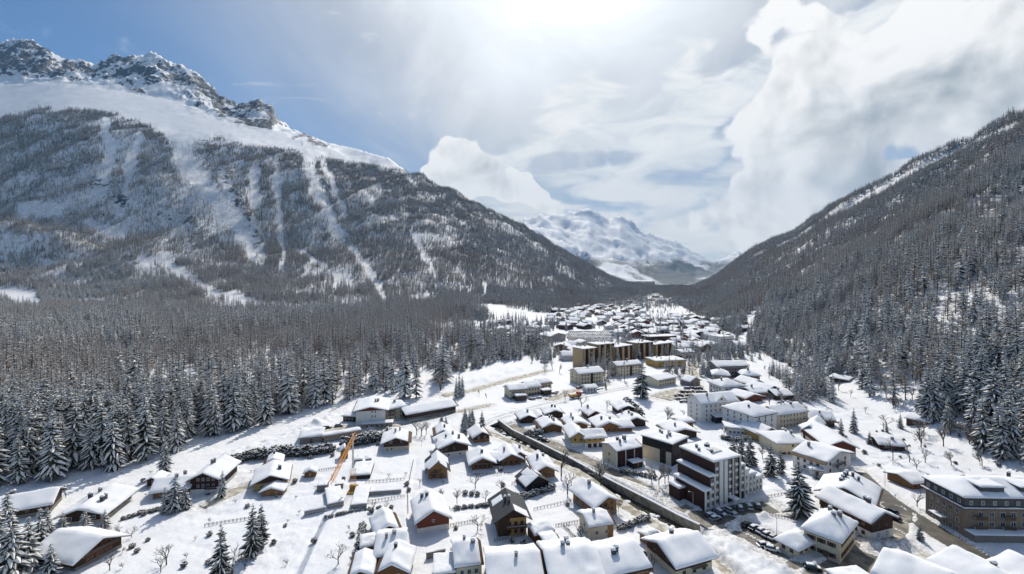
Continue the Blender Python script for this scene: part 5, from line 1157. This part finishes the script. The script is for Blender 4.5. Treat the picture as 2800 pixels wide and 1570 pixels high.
for j, (y0, xa, xb) in enumerate(((1062, 1872, 1918), (1072, 1862, 1930), (1082, 1846, 1925), (1092, 1850, 1900), (1099, 1862, 1895))):
    for i in range(9):
        p = P(xa+(xb-xa)*(i+qc.uniform(-.2, .2))/8, y0+qc.uniform(-1, 1)); kk = qc.randrange(5); car(p, 1.35+qc.uniform(-.1, .1), kk, '%s snow topped car in the %s row beside the town street' % (PN[kk], ['farthest', 'second', 'third', 'fourth', 'front'][j]), 'cars in the town car park', parts=False)
c1, c2, c3 = P(1545, 944), P(1690, 938), P(1552, 908)
k = 0
LOT = [(1552, 908), (1668, 903), (1690, 925), (1668, 944), (1570, 942), (1545, 925)]
for r_ in range(11):
    for i in range(24):
        a = 1548+(i+(r_ % 2)*.5)*6.0; b = 904+r_*3.9
        if inpoly(np.array([a]), np.array([b]), LOT)[0] and k < 215:
            p = P(a+qc.uniform(-.6, .6), b+qc.uniform(-.5, .5)); k += 1
            kk = qc.choice((0, 0, 2, 3, 4, 1)); car(p, 1.2+qc.gauss(0, .12), kk, 'tiny %s car, %s, row %s of the crowded far car park' % (PN[kk], 'left third' if a < 1598 else 'middle third' if a < 1643 else 'right third', ['one', 'two', 'three', 'four', 'five', 'six', 'seven', 'eight', 'nine', 'ten', 'eleven'][r_]), 'cars in the crowded far car park', parts=False, z=p.z-.05)
# red and yellow track vehicle on the railway
def track_machine():
    p = P(1573, 1087); r = bpy.data.objects.new('railway_machine', None); C.objects.link(r); r.location = (p.x, p.y, -.1); r.rotation_euler = (0, 0, math.atan2(P(1640, 1074).y-p.y, P(1640, 1074).x-p.x))
    b = MB(); b.box(-4.5, 4.5, -1.2, 1.2, .7, 1.1); b.build('chassis', 'rail', r)
    b = MB(); b.prism([(1.6, 1.1), (4.4, 1.1), (4.4, 2.6), (3.9, 3.5), (1.6, 3.5)], -1.2, 1.2, 'y'); c = b.build('cab', 'red', r)
    b = MB(); b.box(1.9, 3.6, -1.23, 1.23, 2.2, 3.1); b.build('cab_window', 'glass', c)
    b = MB(); b.prism([(-4.3, 1.1), (1.2, 1.1), (1.4, 2.4), (-4.5, 2.4)], -1.15, 1.15, 'y'); b.build('hopper', 'ochre', r)
    for x in (-3.2, -1.8, 2, 3.4): 
        b = MB(); b.tube((x, -1.0, .42), (x, 1.0, .42), .42, .42, 10); b.build('wheel', 'rail', r)
    tag(r, 'red and yellow rail work vehicle on the snowy tracks', 'rail vehicle')
track_machine()
# ---------------------------------------------------------------- tower crane and building site
def lattice(m_, a, b, wd, n, r=.07):
    a, b = Vector(a), Vector(b); d = (b-a).normalized(); s = d.orthogonal().normalized(); t_ = d.cross(s)
    cs = [(s*i+t_*j)*wd/2 for i, j in ((-1, -1), (1, -1), (1, 1), (-1, 1))]
    for c in cs: m_.tube(a+c, b+c, r, r, 4)
    for k in range(n):
        p0 = a+(b-a)*k/n; p1 = a+(b-a)*(k+1)/n
        for i in range(4): m_.tube(p0+cs[i], p1+cs[(i+1) % 4], r*.6, r*.6, 3)
def crane():
    p = P(965, 1346); r = bpy.data.objects.new('tower_crane', None); C.objects.link(r); r.location = (p.x, p.y, p.z)
    hz = 20.0; e = Vector(((905-1400)/F*133-p.x, 133-p.y, hz))
    b = MB(); lattice(b, (0, 0, 0), (0, 0, 9), 1.5, 5); b.build('lower_mast', 'crane', r)
    b = MB(); b.tube((0, 0, 9), (0, 0, hz+1.2), .33, .3, 8); b.build('upper_mast', 'frame', r)
    b = MB(); lattice(b, (0, 0, hz), tuple(e), .9, 22, .09); b.build('jib', 'crane', r)
    d = e.normalized()*-6; b = MB(); lattice(b, (0, 0, hz), (d.x, d.y, hz), .9, 4, .09); b.build('counter_jib', 'crane', r)
    b = MB(); b.tube((0, 0, hz+1.2), tuple(e*.6+Vector((0, 0, hz*.4+.5))), .05, .05, 4); b.tube((0, 0, hz+1.2), (d.x, d.y, hz+.3), .05, .05, 4); b.build('tie_rod', 'metal', r)
    b = MB(); b.box(-1.7, 1.7, -1.7, 1.7, -.4, .5); b.box(-1.5, 1.5, .6, 1.6, .5, 2.2); b.build('ballast', 'ochre', r)
    tag(r, 'orange and white tower crane on the snowy building site', 'crane')
crane()
def low(name, label, p1, p2, d, h, wall='concrete', cat='wall', snow=.4): house(name, label, p1, p2, d, h, 'P', 0, wall, over=.02, snow=snow, cat=cat)
low('concrete_slab', 'snow covered concrete cellar wall left of the crane foot', (896, 1392), (940, 1383), 13, 1.6, cat='foundation', snow=.5)
low('concrete_slab', 'snow covered concrete cellar right of the crane foot', (959, 1394), (1002, 1390), 14, 1.6, cat='foundation', snow=.5)
low('concrete_slab', 'raised concrete floor behind the crane mast', (958, 1312), (1012, 1308), 13, 1.5, 'black', cat='foundation', snow=.7)
low('concrete_wall', 'long low concrete wall right of the crane', (1010, 1356), (1097, 1348), 1.0, 1.2, snow=.4)
low('material_stack', 'stack of snow topped boards left of the building site', (866, 1345), (893, 1342), 4, 2.2, 'stone', cat='stack', snow=.35)
low('material_stack', 'second lower stack behind the cellar wall', (916, 1338), (938, 1335), 3.5, 1.5, 'stone', cat='stack', snow=.35)
low('container', 'snow buried site container behind the raised floor', (968, 1272), (990, 1270), 3, 2.0, 'metal', cat='container', snow=.7)
low('container', 'smaller site container beside the buried one', (1000, 1271), (1016, 1269), 3, 2.2, 'metal', cat='container', snow=.6)
low('concrete_wall', 'short retaining wall at the end of the footpath', (832, 1411), (890, 1398), .8, 1.2, snow=.35)
low('yard_wall', 'rough stone yard wall beside the cream bottom house', (1166, 1530), (1218, 1520), .6, 1.6, 'stone', snow=.3)
low('snowy_platform', 'railway platform edge beside the tiny halt', (1560, 1082), (1650, 1063), 2.5, .5, 'concrete', cat='platform', snow=.3)

# ---------------------------------------------------------------- fences
def fence(label, a, b, n, h=1.0):
    A, B = P(*a), P(*b); r = bpy.data.objects.new('fence', None); C.objects.link(r); r.location = A
    d = B-A
    pm = MB(); pm.box(-.07, .07, -.07, .07, -.4, h); pme = pm.mesh('post', ['dwood'])
    for i in range(n+1):
        q_ = A+d*i/n; link('post', pme, r, loc=(q_.x-A.x, q_.y-A.y, float(H0(q_.x, q_.y))-A.z))
    for zz in (.45, .85):
        m_ = MB(); m_.tube((0, 0, zz*h), (d.x, d.y, d.z+zz*h), .05, .05, 4); m_.build('rail', 'dwood', r)
    tag(r, label, 'fence')
fence('wooden fence along the footpath beside the melted roof chalet', (1130, 1262), (1116, 1330), 10)
fence('wooden fence continuing the footpath above the red brown chalet', (1115, 1335), (1116, 1400), 8)
fence('wooden fence beside the red brown chalet gable', (1232, 1440), (1300, 1428), 9)
fence('low fence below the grey metal roof chalet', (1352, 1482), (1440, 1466), 12)
fence('low fence on the lawn left of the small black chalet', (1400, 1325), (1436, 1314), 6)
fence('fence along the snowy field near the building site', (1000, 1375), (1105, 1360), 12)
fence('fence between the lone spruce and the long ribbed chalet', (2105, 1410), (2180, 1425), 9)

# ---------------------------------------------------------------- single trees
def lab(px_, side):
    return label
for z_, o in enumerate([o for o in C.objects if o.name.startswith('spruce_tree')]):
    pp, py = proj(o.location.x, o.location.y, o.location.z); hh = o.scale[2]*20
    size = 'tallest' if hh > 27.5 else ('tall' if hh > 23 else 'smaller')
    if o['group'].endswith('left forest'):
        wh = 'above the long brown edge chalet' if pp < 200 else 'above the wide low chalet' if pp < 400 else 'above the black timber chalet' if pp < 560 else 'above the snowy hedge' if pp < 760 else 'above the hotel garage' if pp < 900 else 'behind the white forest hotel' if pp < 1080 else 'by the long gallery building'
        o['label'] = '%s snow laden spruce at the forest front %s' % (size, wh)
    else:
        wh = 'above the town street' if pp < 2120 else 'around the dark forest hut' if pp < 2330 else 'above the snowy clearing' if pp < 2560 else 'above the large grey hotel'
        o['label'] = '%s snow laden spruce on the right slope %s' % (size, wh)
    o['group'] = '%s spruces %s' % (size, wh)
for a, b, h, dk, wd, lb in [
 (1755, 1088, 25, True, 1.25, 'huge lone dark spruce beside the railway in town'), (605, 1588, 15.5, True, .95, 'dark spruce at the bottom edge of the left meadow'), (690, 1520, 15, True, 1.0, 'taller spruce of the pair on the left meadow'), (714, 1490, 12.5, True, 1.0, 'shorter spruce behind the meadow pair'),
 (478, 1398, 12.5, False, 1.5, 'bushy spruce before the low wooden wing'), (508, 1392, 8.5, False, 1.5, 'low bushy spruce right of the wooden wing'), (452, 1402, 9, False, 1.4, 'low spruce left of the bushy spruce at the wooden wing'), (606, 1356, 9.5, False, 1.1, 'slim spruce at the right corner of the black timber chalet'),
 (450, 1292, 15, False, 1.0, 'spruce standing out in front of the forest edge'), (2186, 1410, 19, True, 1.3, 'large lone spruce above the car park'), (2028, 1278, 14, True, 1.15, 'leftmost spruce behind the stepped block'), (2052, 1272, 13, True, 1.1, 'second spruce behind the stepped block'), (2006, 1262, 12, True, 1.0, 'spruce between the stepped block and the canteen'),
 (2108, 1302, 13.5, True, 1.15, 'spruce below the wide cream house'), (2136, 1296, 11, True, 1.0, 'smaller spruce right of the one below the cream house'), (2335, 1184, 13, False, 1.0, 'pointed spruce right of the dark barn'), (2300, 1194, 9.5, False, 1.2, 'round spruce left of the pointed one by the dark barn'),
 (1248, 1088, 14, False, .8, 'left spruce of the slim trio by the stream'), (1256, 1085, 16, False, .8, 'middle spruce of the slim trio by the stream'), (1264, 1083, 14.5, False, .8, 'right spruce of the slim trio by the stream'), (1318, 1172, 10, True, 1.0, 'dark spruce at the end of the snow laden grove'),
 (1586, 1353, 5.2, True, 1.0, 'small dark spruce beside the river lane'), (30, 1590, 19, False, 1.2, 'big spruce in the bottom left corner'), (112, 1512, 14, False, 1.2, 'spruce behind the corner spruce at bottom left'), (-10, 1530, 17, False, 1.1, 'spruce cut by the left picture edge'), (232, 1472, 9, False, 1.5, 'bushy spruce before the wide low chalet'), (285, 1452, 7, False, 1.5, 'low spruce at the right corner of the wide low chalet'), (170, 1478, 9, False, 1.3, 'spruce left of the wide low chalet entrance'),
 (75, 1560, 15, False, 1.3, 'spruce between the corner spruce and the red shuttered chalet'), (20, 1480, 16, False, 1.2, 'spruce below the long brown edge chalet'), (130, 1470, 10, False, 1.4, 'bushy spruce between the two left edge chalets'), (140, 1585, 10, False, 1.4, 'low spruce at the bottom left below the red shuttered chalet'),
 (2425, 1182, 5.5, True, .9, 'small spruce above the wooden slope hut'), (2378, 1215, 6.5, True, 1.1, 'small spruce left of the wooden slope hut'), (2462, 1172, 8, False, 1.2, 'spruce left of the hillside hut'), (2515, 1478, 5.5, True, 1.1, 'small spruce on the square by the main street'), (1656, 1062, 7, True, .7, 'slim spruce before the cream railway block'),
 (1700, 1150, 8, True, .9, 'dark hedge spruce left of the chalet with white balcony'), (1725, 1160, 7, True, .9, 'hedge spruce right of the chalet with white balcony'),
 (1620, 1010, 17, False, .9, 'spruce before the left end of the long pier block'), (1650, 1006, 18, False, .9, 'spruce before the middle of the long pier block'), (1690, 1002, 16, False, .9, 'spruce before the right end of the long pier block'), (1745, 985, 19, False, .9, 'spruce between the two pier blocks'), (1780, 992, 17, False, .9, 'spruce before the second pier block'), (1820, 978, 14, False, .9, 'spruce at the right end of the second pier block'),
 (1690, 935, 18, False, .8, 'slim spruce at the right edge of the crowded car park'), (1850, 965, 17, False, .9, 'spruce beside the dark timber block')]:
    tree_obj(a, b, h, lb, 'single spruces in the village', dark=dk, wide=wd)
for zone, k, hh, lb in [(((1205, 1305), (1148, 1188)), 11, (6, 10), 'snow laden spruce in the grove beside the forest hotel road'), (((1480, 1560), (880, 905)), 8, (12, 18), 'spruce in the clump above the crowded car park'),
                        (((1400, 1480), (900, 940)), 14, (12, 19), 'spruce in the clump around the long hall'), (((1300, 1420), (880, 905)), 12, (12, 20), 'spruce at the foot of the snowfield'), (((1900, 2000), (960, 1000)), 12, (9, 15), 'spruce in the garden belt below the far town'), (((1580, 1690), (1005, 1030)), 7, (8, 14), 'spruce in the strip below the long pier block'), (((1985, 2050), (900, 985)), 14, (12, 20), 'spruce of the wood beside the far snow road')]:
    (x0, x1), (y0, y1) = zone; c = 0; tries = 0
    while c < k and tries < 300:
        tries += 1; p = P(rnd.uniform(x0, x1), rnd.uniform(y0, y1))
        if any((p.x-f[0])**2+(p.y-f[1])**2 < (f[2])**2 for f in FOOT): continue
        tree_obj(0, 0, rnd.uniform(*hh), lb, 'group: '+lb, at=p, wide=1.25 if hh[1] < 12 else 1.0); c += 1
# bare trees
BARE = [bare_tree(300+i, 8.0, 4, snow=.3) for i in range(4)]; BAREM = [b.mesh('branches', ['twig', 'tree_snow']) for b in BARE]
FROST = [bare_tree(320+i, 8.0, 4, snow=.9, fork=4, spread=.55).mesh('branches', ['twig', 'tree_snow']) for i in range(2)]
def btree(a, b, h, lb, frost=False, at=None):
    p = P(a, b) if at is None else at; me = rnd.choice(FROST if frost else BAREM); o = link('bare_tree', me, None, loc=(p.x, p.y, p.z-.1), rotz=rnd.random()*6.28); s = h/8.0; o.scale = (s, s, s)
    return tag(o, lb, 'tree', 'bare trees in the village')
for a, b, h, fr, lb in [(925, 1543, 8, False, 'dark bare apple tree alone on the white meadow'), (455, 1545, 9, False, 'spreading bare tree on the left meadow'), (440, 1565, 7, False, 'bare shrub tree left of the spreading one'), (635, 1590, 11, False, 'bare tree between the meadow spruces'), (670, 1560, 6, False, 'pollarded bare tree at the bottom edge'), (1148, 1328, 4.5, False, 'small pollarded tree left of the melted roof chalet'),
 (1300, 1335, 8.5, False, 'bare tree before the wide wooden meadow chalet'), (1370, 1343, 7, False, 'rounded bare tree near the river meadow'), (1250, 1376, 6, True, 'frosted thin tree on the meadow'), (1328, 1372, 6, False, 'narrow bare tree near the hedge'), (1200, 1368, 5, True, 'frosted shrub tree below the melted roof chalet'), (1535, 1302, 15, False, 'tall bare tree on the river bank'), (1552, 1350, 12, False, 'bare tree beside the small dark spruce'), (1642, 1345, 15, True, 'tall frosted larch between lane and river wall'),
 (1802, 1328, 10, True, 'snow clad tree before the black topped block'), (1818, 1322, 9, True, 'snow clad tree right before the black topped block'), (1782, 1318, 8, True, 'snow clad tree left before the black topped block'), (1828, 1318, 8, True, 'snow clad tree nearest the stepped block'), (1022, 1398, 5.5, False, 'bare tree below the building site'), (1055, 1396, 4.5, False, 'thin bare tree right below the building site'), (1306, 1450, 8, False, 'bare tree beside the grey metal roof'), (1040, 1432, 5, False, 'bare tree behind the barn'),
 (2508, 1386, 8, False, 'bare tree between main street and large hotel'), (1600, 1155, 9, False, 'bare tree behind the orange chalets'), (1200, 1262, 9, False, 'bare tree left of the white based chalet'), (1192, 1240, 8, True, 'frosted tree behind the white based chalet'), (1590, 1478, 6, True, 'frosted tree left of the small cream house'), (1785, 1560, 6, True, 'frosted tree left of the large lane chalet'), (1140, 1190, 11, False, 'first bare tree by the forest hotel road'), (1152, 1192, 12, False, 'second bare tree by the forest hotel road'), (1165, 1190, 10, False, 'third bare tree by the forest hotel road'),
 (1700, 1545, 4, True, 'snowy shrub tree before the lane chalet'), (1690, 1400, 5, True, 'frosted shrub at the lane bend'), (1980, 1190, 6, True, 'snow clad tree before the canteen'), (2020, 1240, 8, True, 'snow clad tree behind the stepped block'), (2085, 1255, 7, True, 'snow clad tree below the yellowish house'), (1890, 1120, 7, False, 'bare street tree left of the white hotel'), (1878, 1100, 7, False, 'bare tree beside the town car park'), (1870, 1140, 6, False, 'bare tree by the small yellow garage'), (1825, 1160, 11, True, 'round snow clad tree behind the black topped block'), (1745, 1145, 10, False, 'bare tree behind the half hidden chalet'), (1660, 1120, 9, False, 'bare tree along the tall hedge'), (1590, 1115, 13, False, 'tall bare tree beside the rails'), (1545, 1095, 10, False, 'bare tree near the rail vehicle'), (1860, 1050, 9, True, 'snow clad tree above the town car park'), (1875, 1035, 12, True, 'frosted larch beside the town street'), (1840, 1030, 13, False, 'bare larch beside the white railway house'), (1490, 1020, 11, False, 'brown bare tree above the row houses'), (1510, 1012, 12, False, 'brown bare tree left of the long pier block'), (1530, 1020, 10, False, 'low brown bare tree near the cream railway block'), (1310, 1080, 5, False, 'brown thicket tree on the stream bank'), (1330, 1090, 5, False, 'second brown thicket tree on the stream bank'), (330, 1480, 7, False, 'bare shrub tree right of the red shuttered chalet'), (360, 1470, 5, False, 'bare bush above the red shuttered chalet'), (300, 1560, 7, False, 'bare tree before the red shuttered chalet'), (180, 1360, 6, True, 'frosted bush behind the wide low chalet')]:
    btree(a, b, h, lb, fr)
# undergrowth trees on the right slope clearing
for i in range(64):
    a = rnd.uniform(2380, 2800); b = rnd.uniform(1060, 1285)
    if poly_dist(np.array([a]), np.array([b]), [(2478, 1150), (2541, 1150)])[0] < 30 or poly_dist(np.array([a]), np.array([b]), [(2405, 1215), (2475, 1220)])[0] < 32: continue
    fr_ = rnd.random() < .4; hh_ = rnd.uniform(6, 13)
    btree(a, b, hh_, '%s %s tree on the snowy slope %s' % ('tall' if hh_ > 9.5 else 'low', 'frosted' if fr_ else 'dark bare', 'near the wooden slope hut' if a < 2500 and b > 1160 else 'beside the hillside hut' if a < 2560 and b <= 1160 else 'above the wooden annex' if a < 2650 else 'above the large hotel roof'), fr_)
for i in range(46):   # scrubby trees where the right slope meets the town
    a = rnd.uniform(2090, 2390); b = rnd.uniform(960, 1175)
    p = P(a, b)
    if any((p.x-f[0])**2+(p.y-f[1])**2 < (f[2]*.8)**2 for f in FOOT): continue
    fr_ = rnd.random() < .5; hh_ = rnd.uniform(5, 11)
    btree(a, b, hh_, '%s %s scrub tree %s' % ('tall' if hh_ > 8 else 'low', 'frosted' if fr_ else 'dark bare', 'between town and wood near the forest hut' if a > 2230 and b < 1090 else 'at the wood edge above the town houses' if b < 1090 else 'around the dark barn below the wood'), fr_, at=p)
xx = []
for i in range(1300):
    p = P(rnd.uniform(1490, 2000), rnd.uniform(835, 985))
    if any((p.x-f[0])**2+(p.y-f[1])**2 < (f[2]*.8)**2 for f in FOOT): continue
    qx, qy = proj(p.x, p.y, p.z)
    if 1540 < qx < 1695 and 900 < qy < 948: continue
    if vnoise(p.x*.012, p.y*.01, 8) < .42: continue
    xx.append(tuple(p))
for poly, k_ in (([(1950, 850), (2060, 900), (2160, 1000), (2300, 1100), (2300, 1140), (2180, 1110), (2130, 1040), (2050, 985), (1990, 940)], 620), ([(1285, 862), (1500, 872), (1545, 950), (1500, 1000), (1420, 985), (1290, 935)], 330), ([(1590, 985), (1760, 975), (1780, 1040), (1650, 1045)], 60), ([(1890, 960), (2000, 985), (1940, 1030), (1800, 1030)], 60)):
    xs_ = [p_[0] for p_ in poly]; ys_ = [p_[1] for p_ in poly]
    for i in range(k_*2):
        a, b = rnd.uniform(min(xs_), max(xs_)), rnd.uniform(min(ys_), max(ys_))
        if not inpoly(np.array([a]), np.array([b]), poly)[0]: continue
        p = P(a, b)
        if any((p.x-f[0])**2+(p.y-f[1])**2 < (f[2]*.8)**2 for f in FOOT) or vnoise(p.x*.02, p.y*.015, 18) < .40: continue
        xx.append(tuple(p))
xx = np.array(xx); mass('forest', 'scattered garden trees among the far chalets', xx[:, 0], xx[:, 1], xx[:, 2], 9, 18, .4, False)
# hedges and bushes
BUSH = [bush_mesh(400+i, 130, (1, 1, .8), .62) for i in range(4)]
def hedge(label, pts, h, n, cat='hedge', name='hedge'):
    A = P(*pts[0]); r = bpy.data.objects.new(name, None); C.objects.link(r); r.location = A; L = line(*pts)
    for i in range(n):
        t_ = i/max(1, n-1)*(len(L)-1); k = min(int(t_), len(L)-2); f = t_-k
        x = L[k][0]*(1-f)+L[k+1][0]*f+rnd.uniform(-.3, .3); y = L[k][1]*(1-f)+L[k+1][1]*f+rnd.uniform(-.3, .3)
        s = h/1.55*rnd.uniform(.8, 1.2); o = link('bush', rnd.choice(BUSH), r, loc=(x-A.x, y-A.y, float(H0(x, y))-A.z-.1), rotz=rnd.random()*6.28); o.scale = (s*.95, s*.95, s)
    tag(r, label, cat)
hedge('snow laden tall hedge left of the garden shed', [(615, 1272), (660, 1262), (700, 1250)], 3.6, 12)
hedge('snow laden tall hedge above the garden shed', [(700, 1255), (770, 1248), (840, 1246), (905, 1236)], 4.2, 22)
hedge('snow laden shrubbery between carport and forest hotel road', [(945, 1222), (1000, 1212), (1060, 1200)], 4.6, 12)
hedge('clipped snowy hedge left of the barn', [(985, 1500), (988, 1470), (992, 1445)], 2.0, 12)
hedge('long thin hedge across the meadow below the orchard', [(1248, 1392), (1310, 1386), (1380, 1375), (1440, 1362)], 1.2, 26)
hedge('rounded snowy hedge below the small black chalet', [(1400, 1366), (1450, 1358), (1515, 1338)], 2.0, 16)
hedge('snowy hedge right of the small cream house', [(1690, 1448), (1730, 1436), (1770, 1420)], 1.8, 12)
hedge('row of small conifers before the orange fronted chalet', [(1440, 1190), (1470, 1190), (1480, 1186)], 2.6, 6)
hedge('snowy shrubs along the river road below the black topped block', [(1700, 1290), (1740, 1300), (1790, 1308)], 1.8, 9)
hedge('tall clipped hedge running down to the river chalets', [(1715, 1105), (1735, 1125), (1748, 1140)], 4.0, 9)
hedge('hedge line above the snow track on the left meadow', [(340, 1420), (400, 1402), (440, 1396)], 1.4, 10)
hedge('thin hedge below the building site', [(890, 1418), (960, 1400), (1040, 1390)], 1.0, 16)
hedge('snowy shrubs before the canteen', [(1975, 1200), (2010, 1208), (2050, 1205)], 2.4, 8)
hedge('snow topped bushes on the slope beside the main street', [(2455, 1300), (2480, 1305), (2500, 1300)], 1.6, 5)
for i, (a, b) in enumerate([(1272, 1352), (1290, 1354), (1306, 1356)]):
    o = link('round_bush', BUSH[i], None, loc=P(a, b)); o.scale = (1.1, 1.1, 1.0); tag(o, ['left', 'middle', 'right'][i]+' of three round snowy bushes on the meadow', 'bush', 'round meadow bushes')
SHR = [bare_tree(500+i, 3.0, 3, snow=.6, fork=4, spread=.9).mesh('shrub', ['twig', 'tree_snow']) for i in range(3)]
gs = 0
while gs < 170:
    a, b = (rnd.uniform(330, 2250), rnd.uniform(1180, 1560)) if gs < 120 else (rnd.uniform(2230, 2790), rnd.uniform(1130, 1330))
    p = P(a, b)
    if b < 1330-(a)*.14 or any((p.x-f[0])**2+(p.y-f[1])**2 < (f[2]*.75)**2 for f in FOOT) or any(poly_dist(np.array([p.x]), np.array([p.y]), r_[2])[0] < r_[3] for r_ in ROADS) or poly_dist(np.array([p.x]), np.array([p.y]), RIVER)[0] < 6: continue
    gs += 1; tw = rnd.random() < .55
    o = link('garden_shrub', rnd.choice(SHR) if tw else rnd.choice(BUSH), None, loc=(p.x, p.y, p.z-.1), rotz=rnd.random()*6.28); s_ = rnd.uniform(.5, 1.1); o.scale = (s_, s_, s_)
    wh = 'on the left meadows' if a < 900 else 'between the meadow chalets' if a < 1350 else 'in the gardens along the river lane' if a < 1750 else 'in the gardens right of the river' if gs <= 120 else 'on the open slope above the main street'
    tag(o, ('twiggy frosted' if tw else 'rounded snowy')+' shrub '+wh, 'shrub', 'garden shrubs '+wh)
for i, (a, b) in enumerate([((1000, 1320), (1105, 1312)), ((1160, 1400), (1230, 1392)), ((1460, 1395), (1560, 1372)), ((1520, 1440), (1600, 1425)), ((860, 1290), (930, 1280)), ((1290, 1300), (1400, 1296)), ((1680, 1210), (1740, 1204)), ((1540, 1440), (1580, 1480)), ((560, 1440), (680, 1420)), ((2100, 1360), (2200, 1345)), ((1990, 1215), (2060, 1225))]):
    fence(['low fence above the long site wall', 'low fence behind the red brown chalet', 'garden fence on the big lawn by the river lane', 'garden fence left of the wooden river chalet', 'field fence by the tiny hut', 'garden fence below the wooden meadow chalets', 'fence behind the cream and brown block', 'short fence beside the small cream house', 'field fence across the left meadow', 'fence above the lone spruce', 'fence below the canteen'][i], a, b, 11, .9)
# lamp posts along the streets
def lamp_post(a, b, lb):
    p = P(a, b); r = bpy.data.objects.new('street_lamp', None); C.objects.link(r); r.location = p
    m_ = MB(); m_.tube((0, 0, -.5), (0, 0, 6.5), .09, .06, 6); m_.build('post', 'metal', r)
    m_ = MB(); m_.tube((0, 0, 6.4), (-1.2, 0, 6.7), .05, .04, 5); m_.box(-1.6, -1.1, -.14, .14, 6.62, 6.76); m_.build('lamp_head', 'metal', r)
    tag(r, lb, 'street lamp', 'street lamps of the village')
for a, b, lb in [(2420, 1330, 'street lamp on the slope side of the main street'), (2124, 1470, 'street lamp at the corner annex'), (1895, 1398, 'street lamp beside the stepped block'), (2222, 1310, 'street lamp before the small white garage'), (1152, 1220, 'lamp post on the meadow behind the footpath')]: lamp_post(a, b, lb)
# river boulders capped with snow
qb = random.Random(4); rocks = []
for i in range(3):
    m_ = MB(); n_ = 9
    vs_ = [(0, 0, .75)]+[(math.cos(6.28*k/n_)*qb.uniform(.6, 1), math.sin(6.28*k/n_)*qb.uniform(.6, 1), qb.uniform(.25, .5)) for k in range(n_)]+[(math.cos(6.28*k/n_)*1.05, math.sin(6.28*k/n_)*1.05, -.5) for k in range(n_)]
    m_.add(vs_, [(0, 1+k, 1+(k+1) % n_) for k in range(n_)], 1); m_.add(vs_, [(1+k, 1+n_+k, 1+n_+(k+1) % n_, 1+(k+1) % n_) for k in range(n_)], 0); rocks.append(m_.mesh('boulder', ['stone', 'snow']))
RV = RIVER
for i in range(46):
    t_ = qb.random()*(len(RV)-1.01); k = int(t_); f = t_-k; x = RV[k][0]*(1-f)+RV[k+1][0]*f; y = RV[k][1]*(1-f)+RV[k+1][1]*f
    d = Vector((RV[k+1][0]-RV[k][0], RV[k+1][1]-RV[k][1])).normalized(); s = qb.uniform(-3.2, .6)
    # keep to the near bank side
    o = link('boulder', rocks[i % 3], None, loc=(x+d.y*-s, y-d.x*-s, -2.6+qb.uniform(0, .25)+(.4 if s < -2 else 0)), rotz=qb.random()*6); sc = qb.uniform(.5, 1.25); o.scale = (sc*1.3, sc, sc*.8)
    tag(o, ('large' if sc > 1.0 else 'medium' if sc > .75 else 'small')+' snow capped boulder in the '+('upper' if t_ < 2.3 else 'middle' if t_ < 4.7 else 'lower')+' river channel', 'boulder', 'boulders in the river channel')
